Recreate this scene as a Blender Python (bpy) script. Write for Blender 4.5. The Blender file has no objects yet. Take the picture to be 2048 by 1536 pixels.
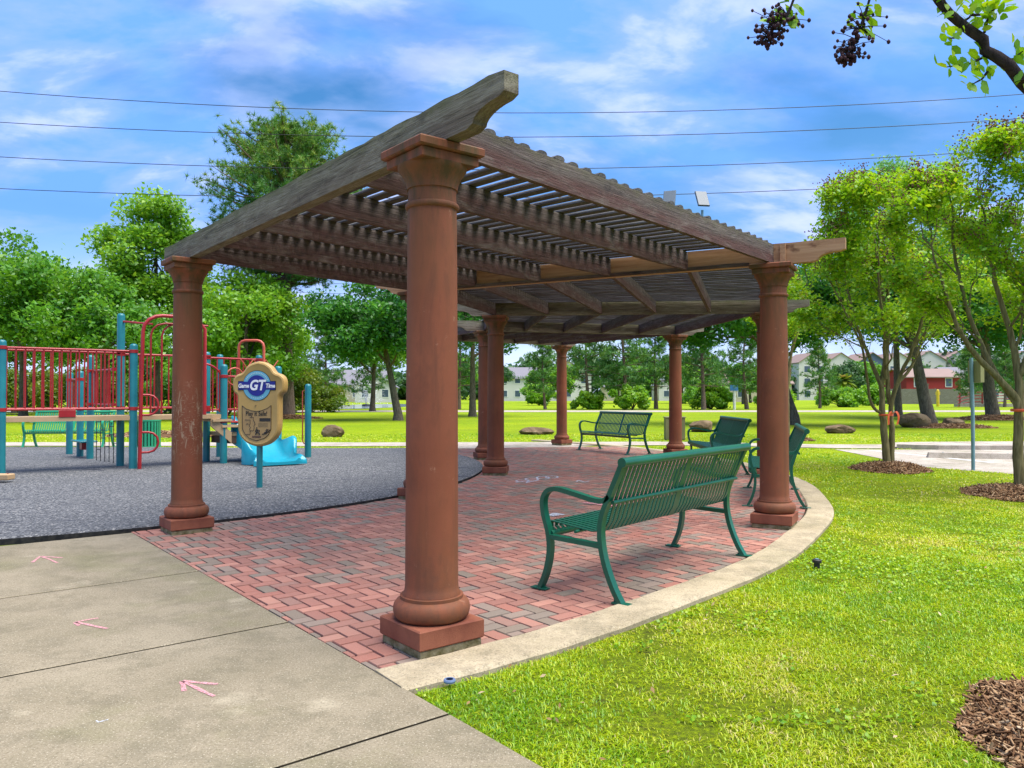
import bpy, bmesh, math, random
import numpy as np
from mathutils import Vector, Matrix
R = math.radians
random.seed(7)
rng = np.random.default_rng(7)
scene = bpy.context.scene
COL = scene.collection

# ------------------------------------------------------------------ camera, sky, sun, exposure
cam_d = bpy.data.cameras.new('camera')
cam_d.sensor_width = 36.0
cam_d.lens = 1545 / 2048 * 36.0
cam_d.clip_start = 0.05
cam_d.clip_end = 3000
cam = bpy.data.objects.new('camera', cam_d)
COL.objects.link(cam)
cam.location = (0, 0, 1.28)
cam.rotation_euler = (R(90.815), 0, 0)
scene.camera = cam

SUN_EL, SUN_AZ = 70.0, 110.0        # azimuth clockwise from +Y
world = bpy.data.worlds.new('World')
scene.world = world
world.use_nodes = True
nt = world.node_tree
nt.nodes.clear()
def wn(t, **k):
    n = nt.nodes.new(t)
    for a, b in k.items():
        setattr(n, a, b)
    return n
L = nt.links.new
w_out = wn('ShaderNodeOutputWorld')
w_bg = wn('ShaderNodeBackground')
w_bg.inputs[1].default_value = 0.075
L(w_bg.outputs[0], w_out.inputs[0])
sky = wn('ShaderNodeTexSky', sky_type='NISHITA', sun_disc=False)
sky.sun_elevation = R(SUN_EL)
sky.sun_rotation = R(SUN_AZ)
sky.air_density = 1.0
sky.dust_density = 0.4
sky.ozone_density = 2.5
hsv = wn('ShaderNodeHueSaturation')
hsv.inputs['Saturation'].default_value = 1.35
hsv.inputs['Value'].default_value = 1.0
L(sky.outputs[0], hsv.inputs['Color'])
tc = wn('ShaderNodeTexCoord')
sep = wn('ShaderNodeSeparateXYZ')
L(tc.outputs['Generated'], sep.inputs[0])
zc = wn('ShaderNodeMath', operation='MAXIMUM'); zc.inputs[1].default_value = 0.0
L(sep.outputs[2], zc.inputs[0])
za = wn('ShaderNodeMath', operation='ADD'); za.inputs[1].default_value = 0.42
L(zc.outputs[0], za.inputs[0])
dx = wn('ShaderNodeMath', operation='DIVIDE'); dy = wn('ShaderNodeMath', operation='DIVIDE')
L(sep.outputs[0], dx.inputs[0]); L(za.outputs[0], dx.inputs[1])
L(sep.outputs[1], dy.inputs[0]); L(za.outputs[0], dy.inputs[1])
cmb = wn('ShaderNodeCombineXYZ')
L(dx.outputs[0], cmb.inputs[0]); L(dy.outputs[0], cmb.inputs[1])
mapn = wn('ShaderNodeMapping')
mapn.inputs['Location'].default_value = (3.1, 1.7, 0.4)
mapn.inputs['Rotation'].default_value = (0, 0, R(-32))
mapn.inputs['Scale'].default_value = (0.75, 1.35, 1.0)
L(cmb.outputs[0], mapn.inputs[0])
n1 = wn('ShaderNodeTexNoise')
n1.inputs['Scale'].default_value = 2.4; n1.inputs['Detail'].default_value = 7
n1.inputs['Roughness'].default_value = 0.5; n1.inputs['Distortion'].default_value = 0.15
L(mapn.outputs[0], n1.inputs['Vector'])
r1 = wn('ShaderNodeValToRGB')
r1.color_ramp.elements[0].position = 0.33; r1.color_ramp.elements[0].color = (0, 0, 0, 1)
r1.color_ramp.elements[1].position = 0.52; r1.color_ramp.elements[1].color = (1, 1, 1, 1)
L(n1.outputs[0], r1.inputs[0])
n2 = wn('ShaderNodeTexNoise')
n2.inputs['Scale'].default_value = 4.6; n2.inputs['Detail'].default_value = 8
n2.inputs['Roughness'].default_value = 0.56; n2.inputs['Distortion'].default_value = 0.2
L(mapn.outputs[0], n2.inputs['Vector'])
r2 = wn('ShaderNodeValToRGB')
r2.color_ramp.elements[0].position = 0.40; r2.color_ramp.elements[0].color = (1.25, 3.0, 7.2, 1)
r2.color_ramp.elements[1].position = 0.72; r2.color_ramp.elements[1].color = (4.9, 5.5, 8.5, 1)
r2.color_ramp.elements.new(0.50).color = (2.0, 3.4, 7.2, 1)
r2.color_ramp.elements.new(0.57).color = (3.5, 4.5, 7.9, 1)
L(n2.outputs[0], r2.inputs[0])
# low sky is whiter: haze near the horizon belongs to the sky itself
hz = wn('ShaderNodeMapRange'); hz.inputs[1].default_value = 0.0; hz.inputs[2].default_value = 0.20
hz.inputs[3].default_value = 0.75; hz.inputs[4].default_value = 0.0
L(sep.outputs[2], hz.inputs[0])
mx = wn('ShaderNodeMix', data_type='RGBA')
L(r1.outputs[0], mx.inputs[0]); L(hsv.outputs[0], mx.inputs[6]); L(r2.outputs[0], mx.inputs[7])
mx2 = wn('ShaderNodeMix', data_type='RGBA')
mx2.inputs[7].default_value = (5.6, 6.6, 8.6, 1)
L(hz.outputs[0], mx2.inputs[0]); L(mx.outputs[2], mx2.inputs[6])
L(mx2.outputs[2], w_bg.inputs[0])

sun_d = bpy.data.lights.new('sun', 'SUN')
sun_d.energy = 3.6
sun_d.angle = R(55)
sun_d.color = (1.0, 0.95, 0.86)
sun = bpy.data.objects.new('sun', sun_d)
COL.objects.link(sun)
sdir = Vector((math.sin(R(SUN_AZ)) * math.cos(R(SUN_EL)), math.cos(R(SUN_AZ)) * math.cos(R(SUN_EL)), math.sin(R(SUN_EL))))
sun.rotation_euler = sdir.to_track_quat('Z', 'Y').to_euler()
sun.location = (0, 0, 30)

scene.view_settings.view_transform = 'Standard'
scene.view_settings.look = 'None'
scene.view_settings.gamma = 1.0
scene.view_settings.exposure = 1.22
scene.view_settings.use_curve_mapping = False

# ------------------------------------------------------------------ helpers
def tag(o, label=None, cat=None, group=None, kind=None):
    if label: o['label'] = label
    if cat: o['category'] = cat
    if group: o['group'] = group
    if kind: o['kind'] = kind
    return o

def empty(name, loc=(0, 0, 0), rz=0.0):
    o = bpy.data.objects.new(name, None)
    o.empty_display_size = 0.2
    COL.objects.link(o)
    o.location = loc
    o.rotation_euler = (0, 0, rz)
    return o

class MB:
    def __init__(s):
        s.v = []; s.f = []
    def add(s, vs, fs):
        b = len(s.v)
        s.v.extend([tuple(p) for p in vs])
        s.f.extend([tuple(i + b for i in q) for q in fs])
        return s
    def box(s, c, size, rot=None, bev=0.0):
        hx, hy, hz_ = size[0] / 2, size[1] / 2, size[2] / 2
        if bev <= 0:
            P = [(x, y, z) for z in (-hz_, hz_) for x, y in ((-hx, -hy), (hx, -hy), (hx, hy), (-hx, hy))]
            F = [(3, 2, 1, 0), (4, 5, 6, 7), (0, 1, 5, 4), (1, 2, 6, 5), (2, 3, 7, 6), (3, 0, 4, 7)]
        else:
            b = bev
            def ring(k, z): return [(-hx + k, -hy + k, z), (hx - k, -hy + k, z), (hx - k, hy - k, z), (-hx + k, hy - k, z)]
            P = ring(b, -hz_) + ring(0, -hz_ + b) + ring(0, hz_ - b) + ring(b, hz_)
            F = [(3, 2, 1, 0), (12, 13, 14, 15)]
            for r in range(3):
                for i in range(4):
                    j = (i + 1) % 4
                    F.append((r * 4 + i, r * 4 + j, r * 4 + 4 + j, r * 4 + 4 + i))
        out = []
        for p in P:
            q = Vector(p)
            if rot is not None: q = rot @ q
            out.append((q.x + c[0], q.y + c[1], q.z + c[2]))
        return s.add(out, F)
    def tube(s, pts, rad, n=8, cap=True, dome=False):
        pts = [Vector(p) for p in pts]
        m = len(pts)
        if not hasattr(rad, '__len__'): rad = [rad] * m
        up = Vector((0, 0, 1))
        V = []; F = []
        prev = None
        for i in range(m):
            t = (pts[min(i + 1, m - 1)] - pts[max(i - 1, 0)])
            if t.length < 1e-9: t = Vector((0, 0, 1))
            t.normalize()
            if prev is None:
                a = t.cross(up)
                if a.length < 0.05: a = t.cross(Vector((1, 0, 0)))
            else:
                a = prev - t * prev.dot(t)
                if a.length < 1e-6: a = t.cross(up)
            a.normalize(); prev = a
            b = t.cross(a)
            for k in range(n):
                w = 2 * math.pi * k / n
                V.append(pts[i] + (a * math.cos(w) + b * math.sin(w)) * rad[i])
        for i in range(m - 1):
            for k in range(n):
                q = (k + 1) % n
                F.append((i * n + k, i * n + q, (i + 1) * n + q, (i + 1) * n + k))
        if cap:
            F.append(tuple(range(n - 1, -1, -1)))
            F.append(tuple((m - 1) * n + k for k in range(n)))
        return s.add(V, F)
    def lathe(s, prof, n=24, c=(0, 0, 0), cap=True):
        V = []; F = []
        for r, z in prof:
            for k in range(n):
                w = 2 * math.pi * k / n
                V.append((c[0] + r * math.cos(w), c[1] + r * math.sin(w), c[2] + z))
        m = len(prof)
        for i in range(m - 1):
            for k in range(n):
                q = (k + 1) % n
                F.append((i * n + k, i * n + q, (i + 1) * n + q, (i + 1) * n + k))
        if cap:
            F.append(tuple(range(n - 1, -1, -1)))
            F.append(tuple((m - 1) * n + k for k in range(n)))
        return s.add(V, F)
    def prism(s, poly, z0, z1):
        n = len(poly)
        V = [(p[0], p[1], z0) for p in poly] + [(p[0], p[1], z1) for p in poly]
        F = [tuple(range(n - 1, -1, -1)), tuple(range(n, 2 * n))]
        for i in range(n):
            j = (i + 1) % n
            F.append((i, j, n + j, n + i))
        return s.add(V, F)
    def build(s, name, mat, parent=None, smooth=False, loc=None, world=False):
        me = bpy.data.meshes.new(name)
        me.from_pydata(s.v, [], s.f)
        me.update()
        if smooth: sm(me, smooth)
        return link(name, me, mat, parent, loc, world)

def sm(me, ang=True):
    me.polygons.foreach_set('use_smooth', [True] * len(me.polygons))
    if ang is not True:
        try: me.set_sharp_from_angle(angle=R(ang))
        except Exception: pass

def link(name, me, mat, parent=None, loc=None, world=False):
    if mat is not None and len(me.materials) == 0: me.materials.append(mat)
    o = bpy.data.objects.new(name, me)
    COL.objects.link(o)
    if parent is not None:
        o.parent = parent
        if world: o.location = -Vector(parent.location)
    if loc is not None: o.location = loc
    return o

def np_mesh(name, verts, faces, rnd=None):
    """verts (N,3), faces (M,k) -> mesh with a per-face float attribute"""
    me = bpy.data.meshes.new(name)
    verts = np.asarray(verts, np.float32); faces = np.asarray(faces, np.int32)
    N, (M, k) = len(verts), faces.shape
    me.vertices.add(N); me.vertices.foreach_set('co', verts.ravel())
    me.loops.add(M * k); me.loops.foreach_set('vertex_index', faces.ravel())
    me.polygons.add(M)
    me.polygons.foreach_set('loop_start', np.arange(0, M * k, k, dtype=np.int32))
    me.polygons.foreach_set('loop_total', np.full(M, k, np.int32))
    if rnd is not None:
        a = me.attributes.new('rnd', 'FLOAT', 'FACE')
        a.data.foreach_set('value', np.asarray(rnd, np.float32))
    me.update(calc_edges=True)
    return me

def copy_tree(o, parent=None):
    c = o.copy(); COL.objects.link(c); c.parent = parent
    for ch in list(o.children): copy_tree(ch, c)
    return c

# ------------------------------------------------------------------ materials
MATS = {}
class NB:
    """small node-building helper around one material"""
    def __init__(s, name, rough=0.7, spec=0.3):
        s.m = bpy.data.materials.new(name); s.m.use_nodes = True
        s.t = s.m.node_tree; s.t.nodes.clear()
        s.out = s.n('ShaderNodeOutputMaterial')
        s.b = s.n('ShaderNodeBsdfPrincipled')
        s.b.inputs['Roughness'].default_value = rough
        s.b.inputs['Specular IOR Level'].default_value = spec
        s.l(s.b.outputs[0], s.out.inputs[0])
        s.tc = s.n('ShaderNodeTexCoord')
        s.vec = s.tc.outputs['Object']
    def n(s, t, **k):
        x = s.t.nodes.new(t)
        for a, b in k.items(): setattr(x, a, b)
        return x
    def l(s, a, b): s.t.links.new(a, b)
    def map(s, scale, vec=None, rnd=False, loc=(0, 0, 0)):
        m = s.n('ShaderNodeMapping'); m.inputs['Scale'].default_value = scale
        m.inputs['Location'].default_value = loc
        v = vec or s.vec
        if rnd:
            oi = s.n('ShaderNodeObjectInfo')
            k = s.n('ShaderNodeMath', operation='MULTIPLY'); k.inputs[1].default_value = 37.0
            s.l(oi.outputs['Random'], k.inputs[0])
            ad = s.n('ShaderNodeVectorMath', operation='ADD')
            s.l(v, ad.inputs[0]); s.l(k.outputs[0], ad.inputs[1]); v = ad.outputs[0]
        s.l(v, m.inputs[0])
        return m.outputs[0]
    def noise(s, scale, detail=4, rough=0.55, vec=None, dist=0.0):
        x = s.n('ShaderNodeTexNoise')
        x.inputs['Scale'].default_value = scale; x.inputs['Detail'].default_value = detail
        x.inputs['Roughness'].default_value = rough; x.inputs['Distortion'].default_value = dist
        s.l(vec or s.vec, x.inputs['Vector'])
        return x.outputs[0]
    def ramp(s, fac, stops, interp='LINEAR'):
        x = s.n('ShaderNodeValToRGB'); cr = x.color_ramp; cr.interpolation = interp
        while len(cr.elements) > 1: cr.elements.remove(cr.elements[-1])
        for i, (p, c) in enumerate(stops):
            e = cr.elements[0] if i == 0 else cr.elements.new(p)
            e.position = p
            e.color = (c, c, c, 1) if not hasattr(c, '__len__') else (c[0], c[1], c[2], 1)
        s.l(fac, x.inputs[0])
        return x.outputs[0]
    def mix(s, fac, a, b, mode='MIX'):
        x = s.n('ShaderNodeMix', data_type='RGBA', blend_type=mode)
        for i, v in ((0, fac), (6, a), (7, b)):
            if hasattr(v, 'is_linked') or hasattr(v, 'links'): s.l(v, x.inputs[i])
            elif i == 0: x.inputs[0].default_value = v
            else: x.inputs[i].default_value = (v[0], v[1], v[2], 1)
        return x.outputs[2]
    def math(s, op, a, b=None):
        x = s.n('ShaderNodeMath', operation=op)
        for i, v in ((0, a), (1, b)):
            if v is None: continue
            if hasattr(v, 'links'): s.l(v, x.inputs[i])
            else: x.inputs[i].default_value = v
        return x.outputs[0]
    def col(s, c):
        if hasattr(c, 'links'): s.l(c, s.b.inputs['Base Color'])
        else: s.b.inputs['Base Color'].default_value = (c[0], c[1], c[2], 1)
    def bump(s, h, strength=0.3, dist=0.01):
        x = s.n('ShaderNodeBump'); x.inputs['Strength'].default_value = strength
        x.inputs['Distance'].default_value = dist
        s.l(h, x.inputs['Height']); s.l(x.outputs[0], s.b.inputs['Normal'])
    def xyz(s, vec=None):
        x = s.n('ShaderNodeSeparateXYZ'); s.l(vec or s.vec, x.inputs[0]); return x.outputs
    def attr(s, name='rnd'):
        x = s.n('ShaderNodeAttribute'); x.attribute_name = name; return x.outputs['Fac']
    def rand(s):
        return s.n('ShaderNodeObjectInfo').outputs['Random']

def simple(name, c1, c2, scale=3, rough=0.6, spec=0.3, bump=0.15, bscale=60, bdist=0.004):
    b = NB(name, rough, spec)
    b.col(b.mix(b.ramp(b.noise(scale, 5), [(0.35, 0.0), (0.65, 1.0)]), c1, c2))
    if bump: b.bump(b.noise(bscale, 3), bump, bdist)
    return b.m

# column paint: terracotta stucco paint, greenish shading put in as olive stain, scuffs
def column_mat(name, scratch=False):
    b = NB(name, 0.72, 0.25)
    base = b.mix(b.ramp(b.noise(1.6, 5, 0.6), [(0.35, 0), (0.7, 1)]), (0.205, 0.060, 0.029), (0.275, 0.088, 0.043))
    st = b.ramp(b.noise(2.2, 5, 0.6, b.map((1.2, 1.2, 0.28), rnd=True)), [(0.42, 0), (0.66, 0.85)])
    base = b.mix(b.math('MULTIPLY', st, 0.7), base, (0.140, 0.062, 0.022))  # olive-brown patches paint the greenish shading into the colour
    gr = b.ramp(b.noise(5.5, 6, 0.7, b.map((1, 1, 0.35), rnd=True), 0.5), [(0.52, 0), (0.72, 0.6)])
    base = b.mix(gr, base, (0.10, 0.042, 0.026))
    wx = b.ramp(b.noise(9, 6, 0.75, b.map((1, 1, 1), rnd=True, loc=(3, 1, 2)), 0.4), [(0.64, 0), (0.70, 0.5)])
    base = b.mix(wx, base, (0.40, 0.22, 0.14))
    z = b.xyz()[2]
    if scratch:
        zz = b.ramp(z, [(0.0, 0.0), (0.28, 0.0), (0.36, 0.8), (0.55, 1.0), (0.64, 0.0)])   # object z / 2.56
        zz = b.ramp(b.math('MULTIPLY', z, 1 / 2.56), [(0.24, 0.0), (0.33, 0.8), (0.44, 1.0), (0.56, 0.0)])
        sc = b.noise(1, 5, 0.75, b.map((16, 16, 34)), 2.6)
        sc2 = b.noise(1, 4, 0.7, b.map((30, 30, 6)), 1.2)
        m = b.math('MULTIPLY', b.ramp(b.math('MAXIMUM', sc, sc2), [(0.56, 0), (0.66, 0.85)]), zz)
        base = b.mix(m, base, (0.45, 0.38, 0.25))
    strk = b.ramp(b.noise(1.0, 6, 0.7, b.map((13, 13, 0.55), rnd=True), 0.3), [(0.54, 0), (0.68, 0.55)])
    base = b.mix(strk, base, (0.115, 0.045, 0.026))
    zlow = b.ramp(z, [(0.14, 0.5), (0.27, 0.35), (0.62, 0.0)])
    spl = b.math('MULTIPLY', zlow, b.ramp(b.noise(16, 6, 0.75, b.map((1, 1, 1), rnd=True)), [(0.44, 0), (0.62, 1)]))
    base = b.mix(spl, base, (0.11, 0.055, 0.034))
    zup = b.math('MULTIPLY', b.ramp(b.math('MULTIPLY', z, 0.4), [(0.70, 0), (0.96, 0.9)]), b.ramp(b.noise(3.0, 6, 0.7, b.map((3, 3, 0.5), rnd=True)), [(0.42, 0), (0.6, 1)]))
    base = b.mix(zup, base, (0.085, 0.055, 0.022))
    spk = b.ramp(b.noise(160, 2), [(0.66, 0), (0.74, 0.35)])
    base = b.mix(spk, base, (0.13, 0.05, 0.03))
    b.col(base)
    b.bump(b.noise(210, 3, 0.6), 0.35, 0.003)
    return b.m
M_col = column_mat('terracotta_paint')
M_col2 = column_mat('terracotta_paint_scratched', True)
M_plinth = simple('terracotta_plinth', (0.17, 0.052, 0.030), (0.27, 0.095, 0.052), 6, 0.75, 0.2, 0.4, 140, 0.004)
M_found = simple('mossy_footing', (0.13, 0.105, 0.035), (0.32, 0.27, 0.15), 18, 0.9, 0.1, 0.8, 60, 0.01)

def wood_mat(name, dark, mid, pale, red=0.5, wear=0.0, moss=0.3):
    b = NB(name, 0.85, 0.15)
    v = b.map((1.1, 16, 16), rnd=True)
    g = b.noise(1.6, 7, 0.68, v, 1.1)
    g2 = b.noise(5.0, 6, 0.7, b.map((0.9, 30, 30), rnd=True), 0.6)
    c = b.mix(b.ramp(g, [(0.30, 0), (0.62, 1)]), dark, mid)
    c = b.mix(b.math('MULTIPLY', b.ramp(g2, [(0.5, 0), (0.7, 1)]), 0.75), c, pale)
    z = b.xyz()[2]
    big = b.noise(1.3, 4, 0.6, b.map((0.8, 2, 2), rnd=True))
    # red stain survives low on the board, away from the rain
    zlow = b.math('ADD', b.math('MULTIPLY', z, -9.0), b.math('MULTIPLY', big, 1.4))
    c = b.mix(b.math('MULTIPLY', b.ramp(zlow, [(0.45, 0), (0.95, 1)]), red), c, (0.105, 0.042, 0.038))
    # moss on the upper edge
    zhi = b.math('ADD', b.math('MULTIPLY', z, 10.0), b.math('MULTIPLY', b.noise(9, 5, 0.6, b.map((1, 1, 1), rnd=True)), 1.6))
    c = b.mix(b.math('MULTIPLY', b.ramp(zhi, [(1.25, 0), (1.75, 1)]) if False else b.ramp(b.math('MULTIPLY', zhi, 0.5), [(0.62, 0), (0.9, 1)]), moss), c, (0.12, 0.135, 0.05))
    if wear > 0:   # pale rain-washed tongues below each gap between the slats
        x = b.xyz()[0]
        s_ = b.math('SINE', b.math('MULTIPLY', x, 2 * math.pi / 0.15))
        t = b.math('ADD', b.math('MULTIPLY', s_, 0.10), b.math('ADD', b.math('MULTIPLY', z, 9.0), b.math('MULTIPLY', b.noise(7, 6, 0.7, b.map((1.6, 1, 2.5), rnd=True)), 1.5)))
        c = b.mix(b.math('MULTIPLY', b.ramp(t, [(0.75, 0), (1.35, 1)]), wear), c, (0.30, 0.285, 0.25))
    pat_ = b.ramp(b.noise(2.4, 6, 0.75, b.map((1.0, 3.5, 3.5), rnd=True, loc=(1, 7, 3)), 0.5), [(0.50, 0), (0.66, 0.5)])
    c = b.mix(pat_, c, pale)
    gl = b.ramp(b.noise(2.2, 5, 0.7, b.map((0.7, 46, 46), rnd=True), 1.4), [(0.36, 0.75), (0.46, 0.0)])
    c = b.mix(gl, c, tuple(x * 0.45 for x in dark))
    # knots and black mildew
    kn = b.ramp(b.noise(3.2, 5, 0.6, b.map((1.3, 2.2, 2.2), rnd=True, loc=(4, 2, 1))), [(0.62, 0), (0.75, 0.7)])
    c = b.mix(kn, c, (0.035, 0.032, 0.035))
    b.col(c)
    b.bump(b.math('ADD', g, b.math('MULTIPLY', g2, 0.7)), 0.9, 0.012)
    return b.m
M_beam = wood_mat('weathered_beam', (0.085, 0.072, 0.05), (0.225, 0.195, 0.14), (0.34, 0.31, 0.235), 0.25, 0, 0.55)
M_rafter = wood_mat('weathered_rafter', (0.045, 0.034, 0.033), (0.115, 0.086, 0.080), (0.235, 0.20, 0.185), 0.6, 0.0, 0.12)
M_rafter_out = wood_mat('weathered_outer_rafter', (0.065, 0.050, 0.046), (0.145, 0.112, 0.10), (0.23, 0.20, 0.175), 0.7, 0, 0.3)
M_slat = wood_mat('weathered_slat', (0.05, 0.052, 0.055), (0.115, 0.115, 0.11), (0.20, 0.195, 0.18), 0.2, 0, 0.0)
def newwood():
    b = NB('new_pine', 0.75, 0.2)
    g = b.noise(1.5, 6, 0.65, b.map((1.0, 14, 14), rnd=True), 1.0)
    c = b.mix(b.ramp(g, [(0.3, 0), (0.65, 1)]), (0.30, 0.15, 0.075), (0.48, 0.28, 0.155))
    kn = b.ramp(b.noise(3.0, 4, 0.5, b.map((1.6, 2.5, 2.5), loc=(7, 2, 3))), [(0.64, 0), (0.72, 0.8)])
    c = b.mix(kn, c, (0.13, 0.055, 0.03))
    b.col(c); b.bump(g, 0.4, 0.005)
    return b.m
M_new = newwood()

def brick_mat(name, use_obj):
    b = NB(name, 0.85, 0.2)
    f = b.rand() if use_obj else b.attr('rnd')
    c = b.ramp(f, [(0.0, (0.33, 0.125, 0.090)), (0.16, (0.39, 0.165, 0.120)), (0.30, (0.29, 0.120, 0.090)), (0.42, (0.43, 0.195, 0.14)),
                   (0.50, (0.33, 0.135, 0.10)), (0.60, (0.190, 0.150, 0.112)), (0.71, (0.240, 0.180, 0.14)), (0.82, (0.195, 0.158, 0.124)), (0.93, (0.28, 0.140, 0.108))], 'CONSTANT')
    geo = b.n('ShaderNodeNewGeometry').outputs['Position']
    sp = b.noise(190, 3, 0.7, geo)
    c = b.mix(b.ramp(sp, [(0.42, 0.0), (0.62, 0.25)]), c, (0.40, 0.29, 0.22))
    c = b.mix(b.ramp(b.noise(420, 2, 0.5, geo), [(0.6, 0.0), (0.7, 0.55)]), c, (0.10, 0.055, 0.045))
    dirt = b.ramp(b.noise(0.9, 5, 0.6, geo), [(0.4, 0), (0.75, 0.45)])
    c = b.mix(dirt, c, (0.20, 0.155, 0.12))
    b.col(c)
    b.bump(b.noise(260, 3, 0.65, geo), 0.45, 0.003)
    return b.m
M_brick = brick_mat('paver_brick', True)
M_brick_far = brick_mat('paver_brick_far', False)
M_sand = simple('joint_sand', (0.02, 0.016, 0.012), (0.045, 0.034, 0.024), 20, 0.95, 0.1, 0.5, 200, 0.004)

def concrete_mat(name, c1, c2, stain=(0.12, 0.105, 0.06), amt=0.8):
    b = NB(name, 0.9, 0.2)
    geo = b.n('ShaderNodeNewGeometry').outputs['Position']
    c = b.mix(b.ramp(b.noise(0.9, 6, 0.65, geo, 0.4), [(0.36, 0), (0.66, 1)]), c1, c2)
    st = b.ramp(b.noise(1.5, 7, 0.7, b.map((1, 1, 1), geo, loc=(3, 8, 0)), 0.8), [(0.46, 0), (0.66, 1)])
    c = b.mix(b.math('MULTIPLY', st, amt), c, stain)
    gr = b.ramp(b.noise(0.8, 5, 0.7, b.map((1, 1, 1), geo, loc=(9, 1, 0))), [(0.52, 0), (0.7, 0.5)])
    c = b.mix(gr, c, (0.13, 0.135, 0.045))
    lt = b.ramp(b.noise(1.9, 5, 0.6, b.map((1, 1, 1), geo, loc=(1, 5, 0))), [(0.62, 0), (0.70, 0.55)])
    c = b.mix(lt, c, (0.42, 0.36, 0.25))
    sp = b.ramp(b.noise(95, 3, 0.8, geo), [(0.36, 0.6), (0.49, 0.0)])
    c = b.mix(sp, c, (0.09, 0.07, 0.042))
    fl = b.ramp(b.noise(3.5, 8, 0.85, geo), [(0.42, 0.35), (0.52, 0.0), (0.58, 0.0), (0.68, 0.25)])
    c = b.mix(fl, c, (0.10, 0.088, 0.055))
    sp2 = b.ramp(b.noise(120, 2, 0.6, geo), [(0.60, 0.0), (0.68, 0.7)])
    c = b.mix(sp2, c, (0.50, 0.44, 0.33))
    b.col(c); b.bump(b.noise(170, 4, 0.7, geo), 0.5, 0.003)
    return b.m
M_walk = concrete_mat('walk_concrete', (0.225, 0.186, 0.122), (0.29, 0.242, 0.164), (0.140, 0.122, 0.070), 0.45)
M_kerb = concrete_mat('kerb_concrete', (0.39, 0.315, 0.20), (0.48, 0.395, 0.265), (0.20, 0.165, 0.10), 0.5)
M_path = concrete_mat('path_concrete', (0.40, 0.345, 0.285), (0.50, 0.44, 0.37), (0.25, 0.20, 0.16), 0.4)
M_slabside = simple('concrete_joint', (0.012, 0.010, 0.007), (0.03, 0.025, 0.015), 10, 0.95, 0.1, 0.3, 100)

def rubber_mat():
    b = NB('rubber_surfacing', 0.9, 0.2)
    v = b.n('ShaderNodeTexVoronoi'); v.inputs['Scale'].default_value = 62
    b.l(b.vec, v.inputs['Vector'])
    c = b.ramp(v.outputs['Color'], [(0.0, (0.014, 0.015, 0.017)), (0.35, (0.058, 0.060, 0.064)), (0.6, (0.115, 0.117, 0.12)), (0.8, (0.22, 0.217, 0.212)), (0.93, (0.40, 0.38, 0.35))])
    big = b.ramp(b.noise(0.35, 5, 0.6), [(0.35, 0), (0.7, 0.5)])
    c = b.mix(big, c, (0.075, 0.077, 0.081))
    wet = b.ramp(b.noise(1.1, 5, 0.65, b.map((0.75, 2.4, 1)), 0.8), [(0.645, 0), (0.67, 0.85)])
    c = b.mix(wet, c, (0.028, 0.030, 0.045))
    b.col(c); b.bump(v.outputs['Distance'], 0.6, 0.006)
    return b.m
M_rub = rubber_mat()
M_rubedge = simple('rubber_edge', (0.02, 0.02, 0.022), (0.05, 0.045, 0.04), 20, 0.95, 0.1, 0.6, 80)

def lawn_mat():
    b = NB('lawn_soil_and_turf', 0.95, 0.1)
    c = b.mix(b.ramp(b.noise(0.22, 6, 0.65), [(0.35, 0), (0.65, 1)]), (0.23, 0.35, 0.003), (0.36, 0.44, 0.005))
    c = b.mix(b.ramp(b.noise(2.3, 6, 0.7), [(0.48, 0), (0.72, 0.6)]), c, (0.14, 0.215, 0.01))
    c = b.mix(b.ramp(b.noise(0.09, 5, 0.7, b.map((1, 2.2, 1), loc=(7, 3, 0)), 0.6), [(0.45, 0), (0.68, 0.65)]), c, (0.17, 0.255, 0.008))  # broad streaks darkened in the turf colour for shading by trees
    c = b.mix(b.ramp(b.noise(26, 5, 0.7), [(0.40, 0.6), (0.58, 0)]), c, (0.10, 0.16, 0.005))
    c = b.mix(b.ramp(b.noise(0.7, 6, 0.7, b.map((1, 1, 1), loc=(5, 9, 0))), [(0.58, 0), (0.75, 0.5)]), c, (0.29, 0.265, 0.05))
    c = b.mix(b.ramp(b.noise(9, 6, 0.75, b.map((1, 1, 1), loc=(2, 4, 0))), [(0.54, 0), (0.66, 0.7)]), c, (0.085, 0.075, 0.02))
    near = b.ramp(b.math('MULTIPLY', b.xyz()[1], 0.05), [(0.28, 1.0), (0.85, 0.0)])   # thatch shows where the turf is built blade by blade
    th = b.math('MULTIPLY', near, b.ramp(b.noise(48, 4, 0.7), [(0.42, 1.0), (0.60, 0.35)]))
    c = b.mix(b.math('MULTIPLY', th, 0.7), c, (0.06, 0.075, 0.010))
    b.col(c); b.bump(b.noise(38, 4, 0.7), 0.9, 0.05)
    return b.m
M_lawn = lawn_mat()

def leaf_mat(name, stops, trans=0.42, rough=0.5):
    b = NB(name, rough, 0.3)
    c = b.ramp(b.attr('rnd'), stops)
    d = b.n('ShaderNodeBsdfDiffuse'); t = b.n('ShaderNodeBsdfTranslucent'); g = b.n('ShaderNodeBsdfGlossy')
    g.inputs['Roughness'].default_value = 0.45
    b.l(c, d.inputs[0])
    hs = b.n('ShaderNodeHueSaturation'); hs.inputs['Hue'].default_value = 0.488; hs.inputs['Value'].default_value = 1.35
    b.l(c, hs.inputs['Color']); b.l(hs.outputs[0], t.inputs[0])
    m = b.n('ShaderNodeMixShader'); m.inputs[0].default_value = trans
    b.l(d.outputs[0], m.inputs[1]); b.l(t.outputs[0], m.inputs[2])
    m2 = b.n('ShaderNodeMixShader'); m2.inputs[0].default_value = 0.04
    b.l(m.outputs[0], m2.inputs[1]); b.l(g.outputs[0], m2.inputs[2])
    b.l(m2.outputs[0], b.out.inputs[0])
    b.t.nodes.remove(b.b)
    return b.m
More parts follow.
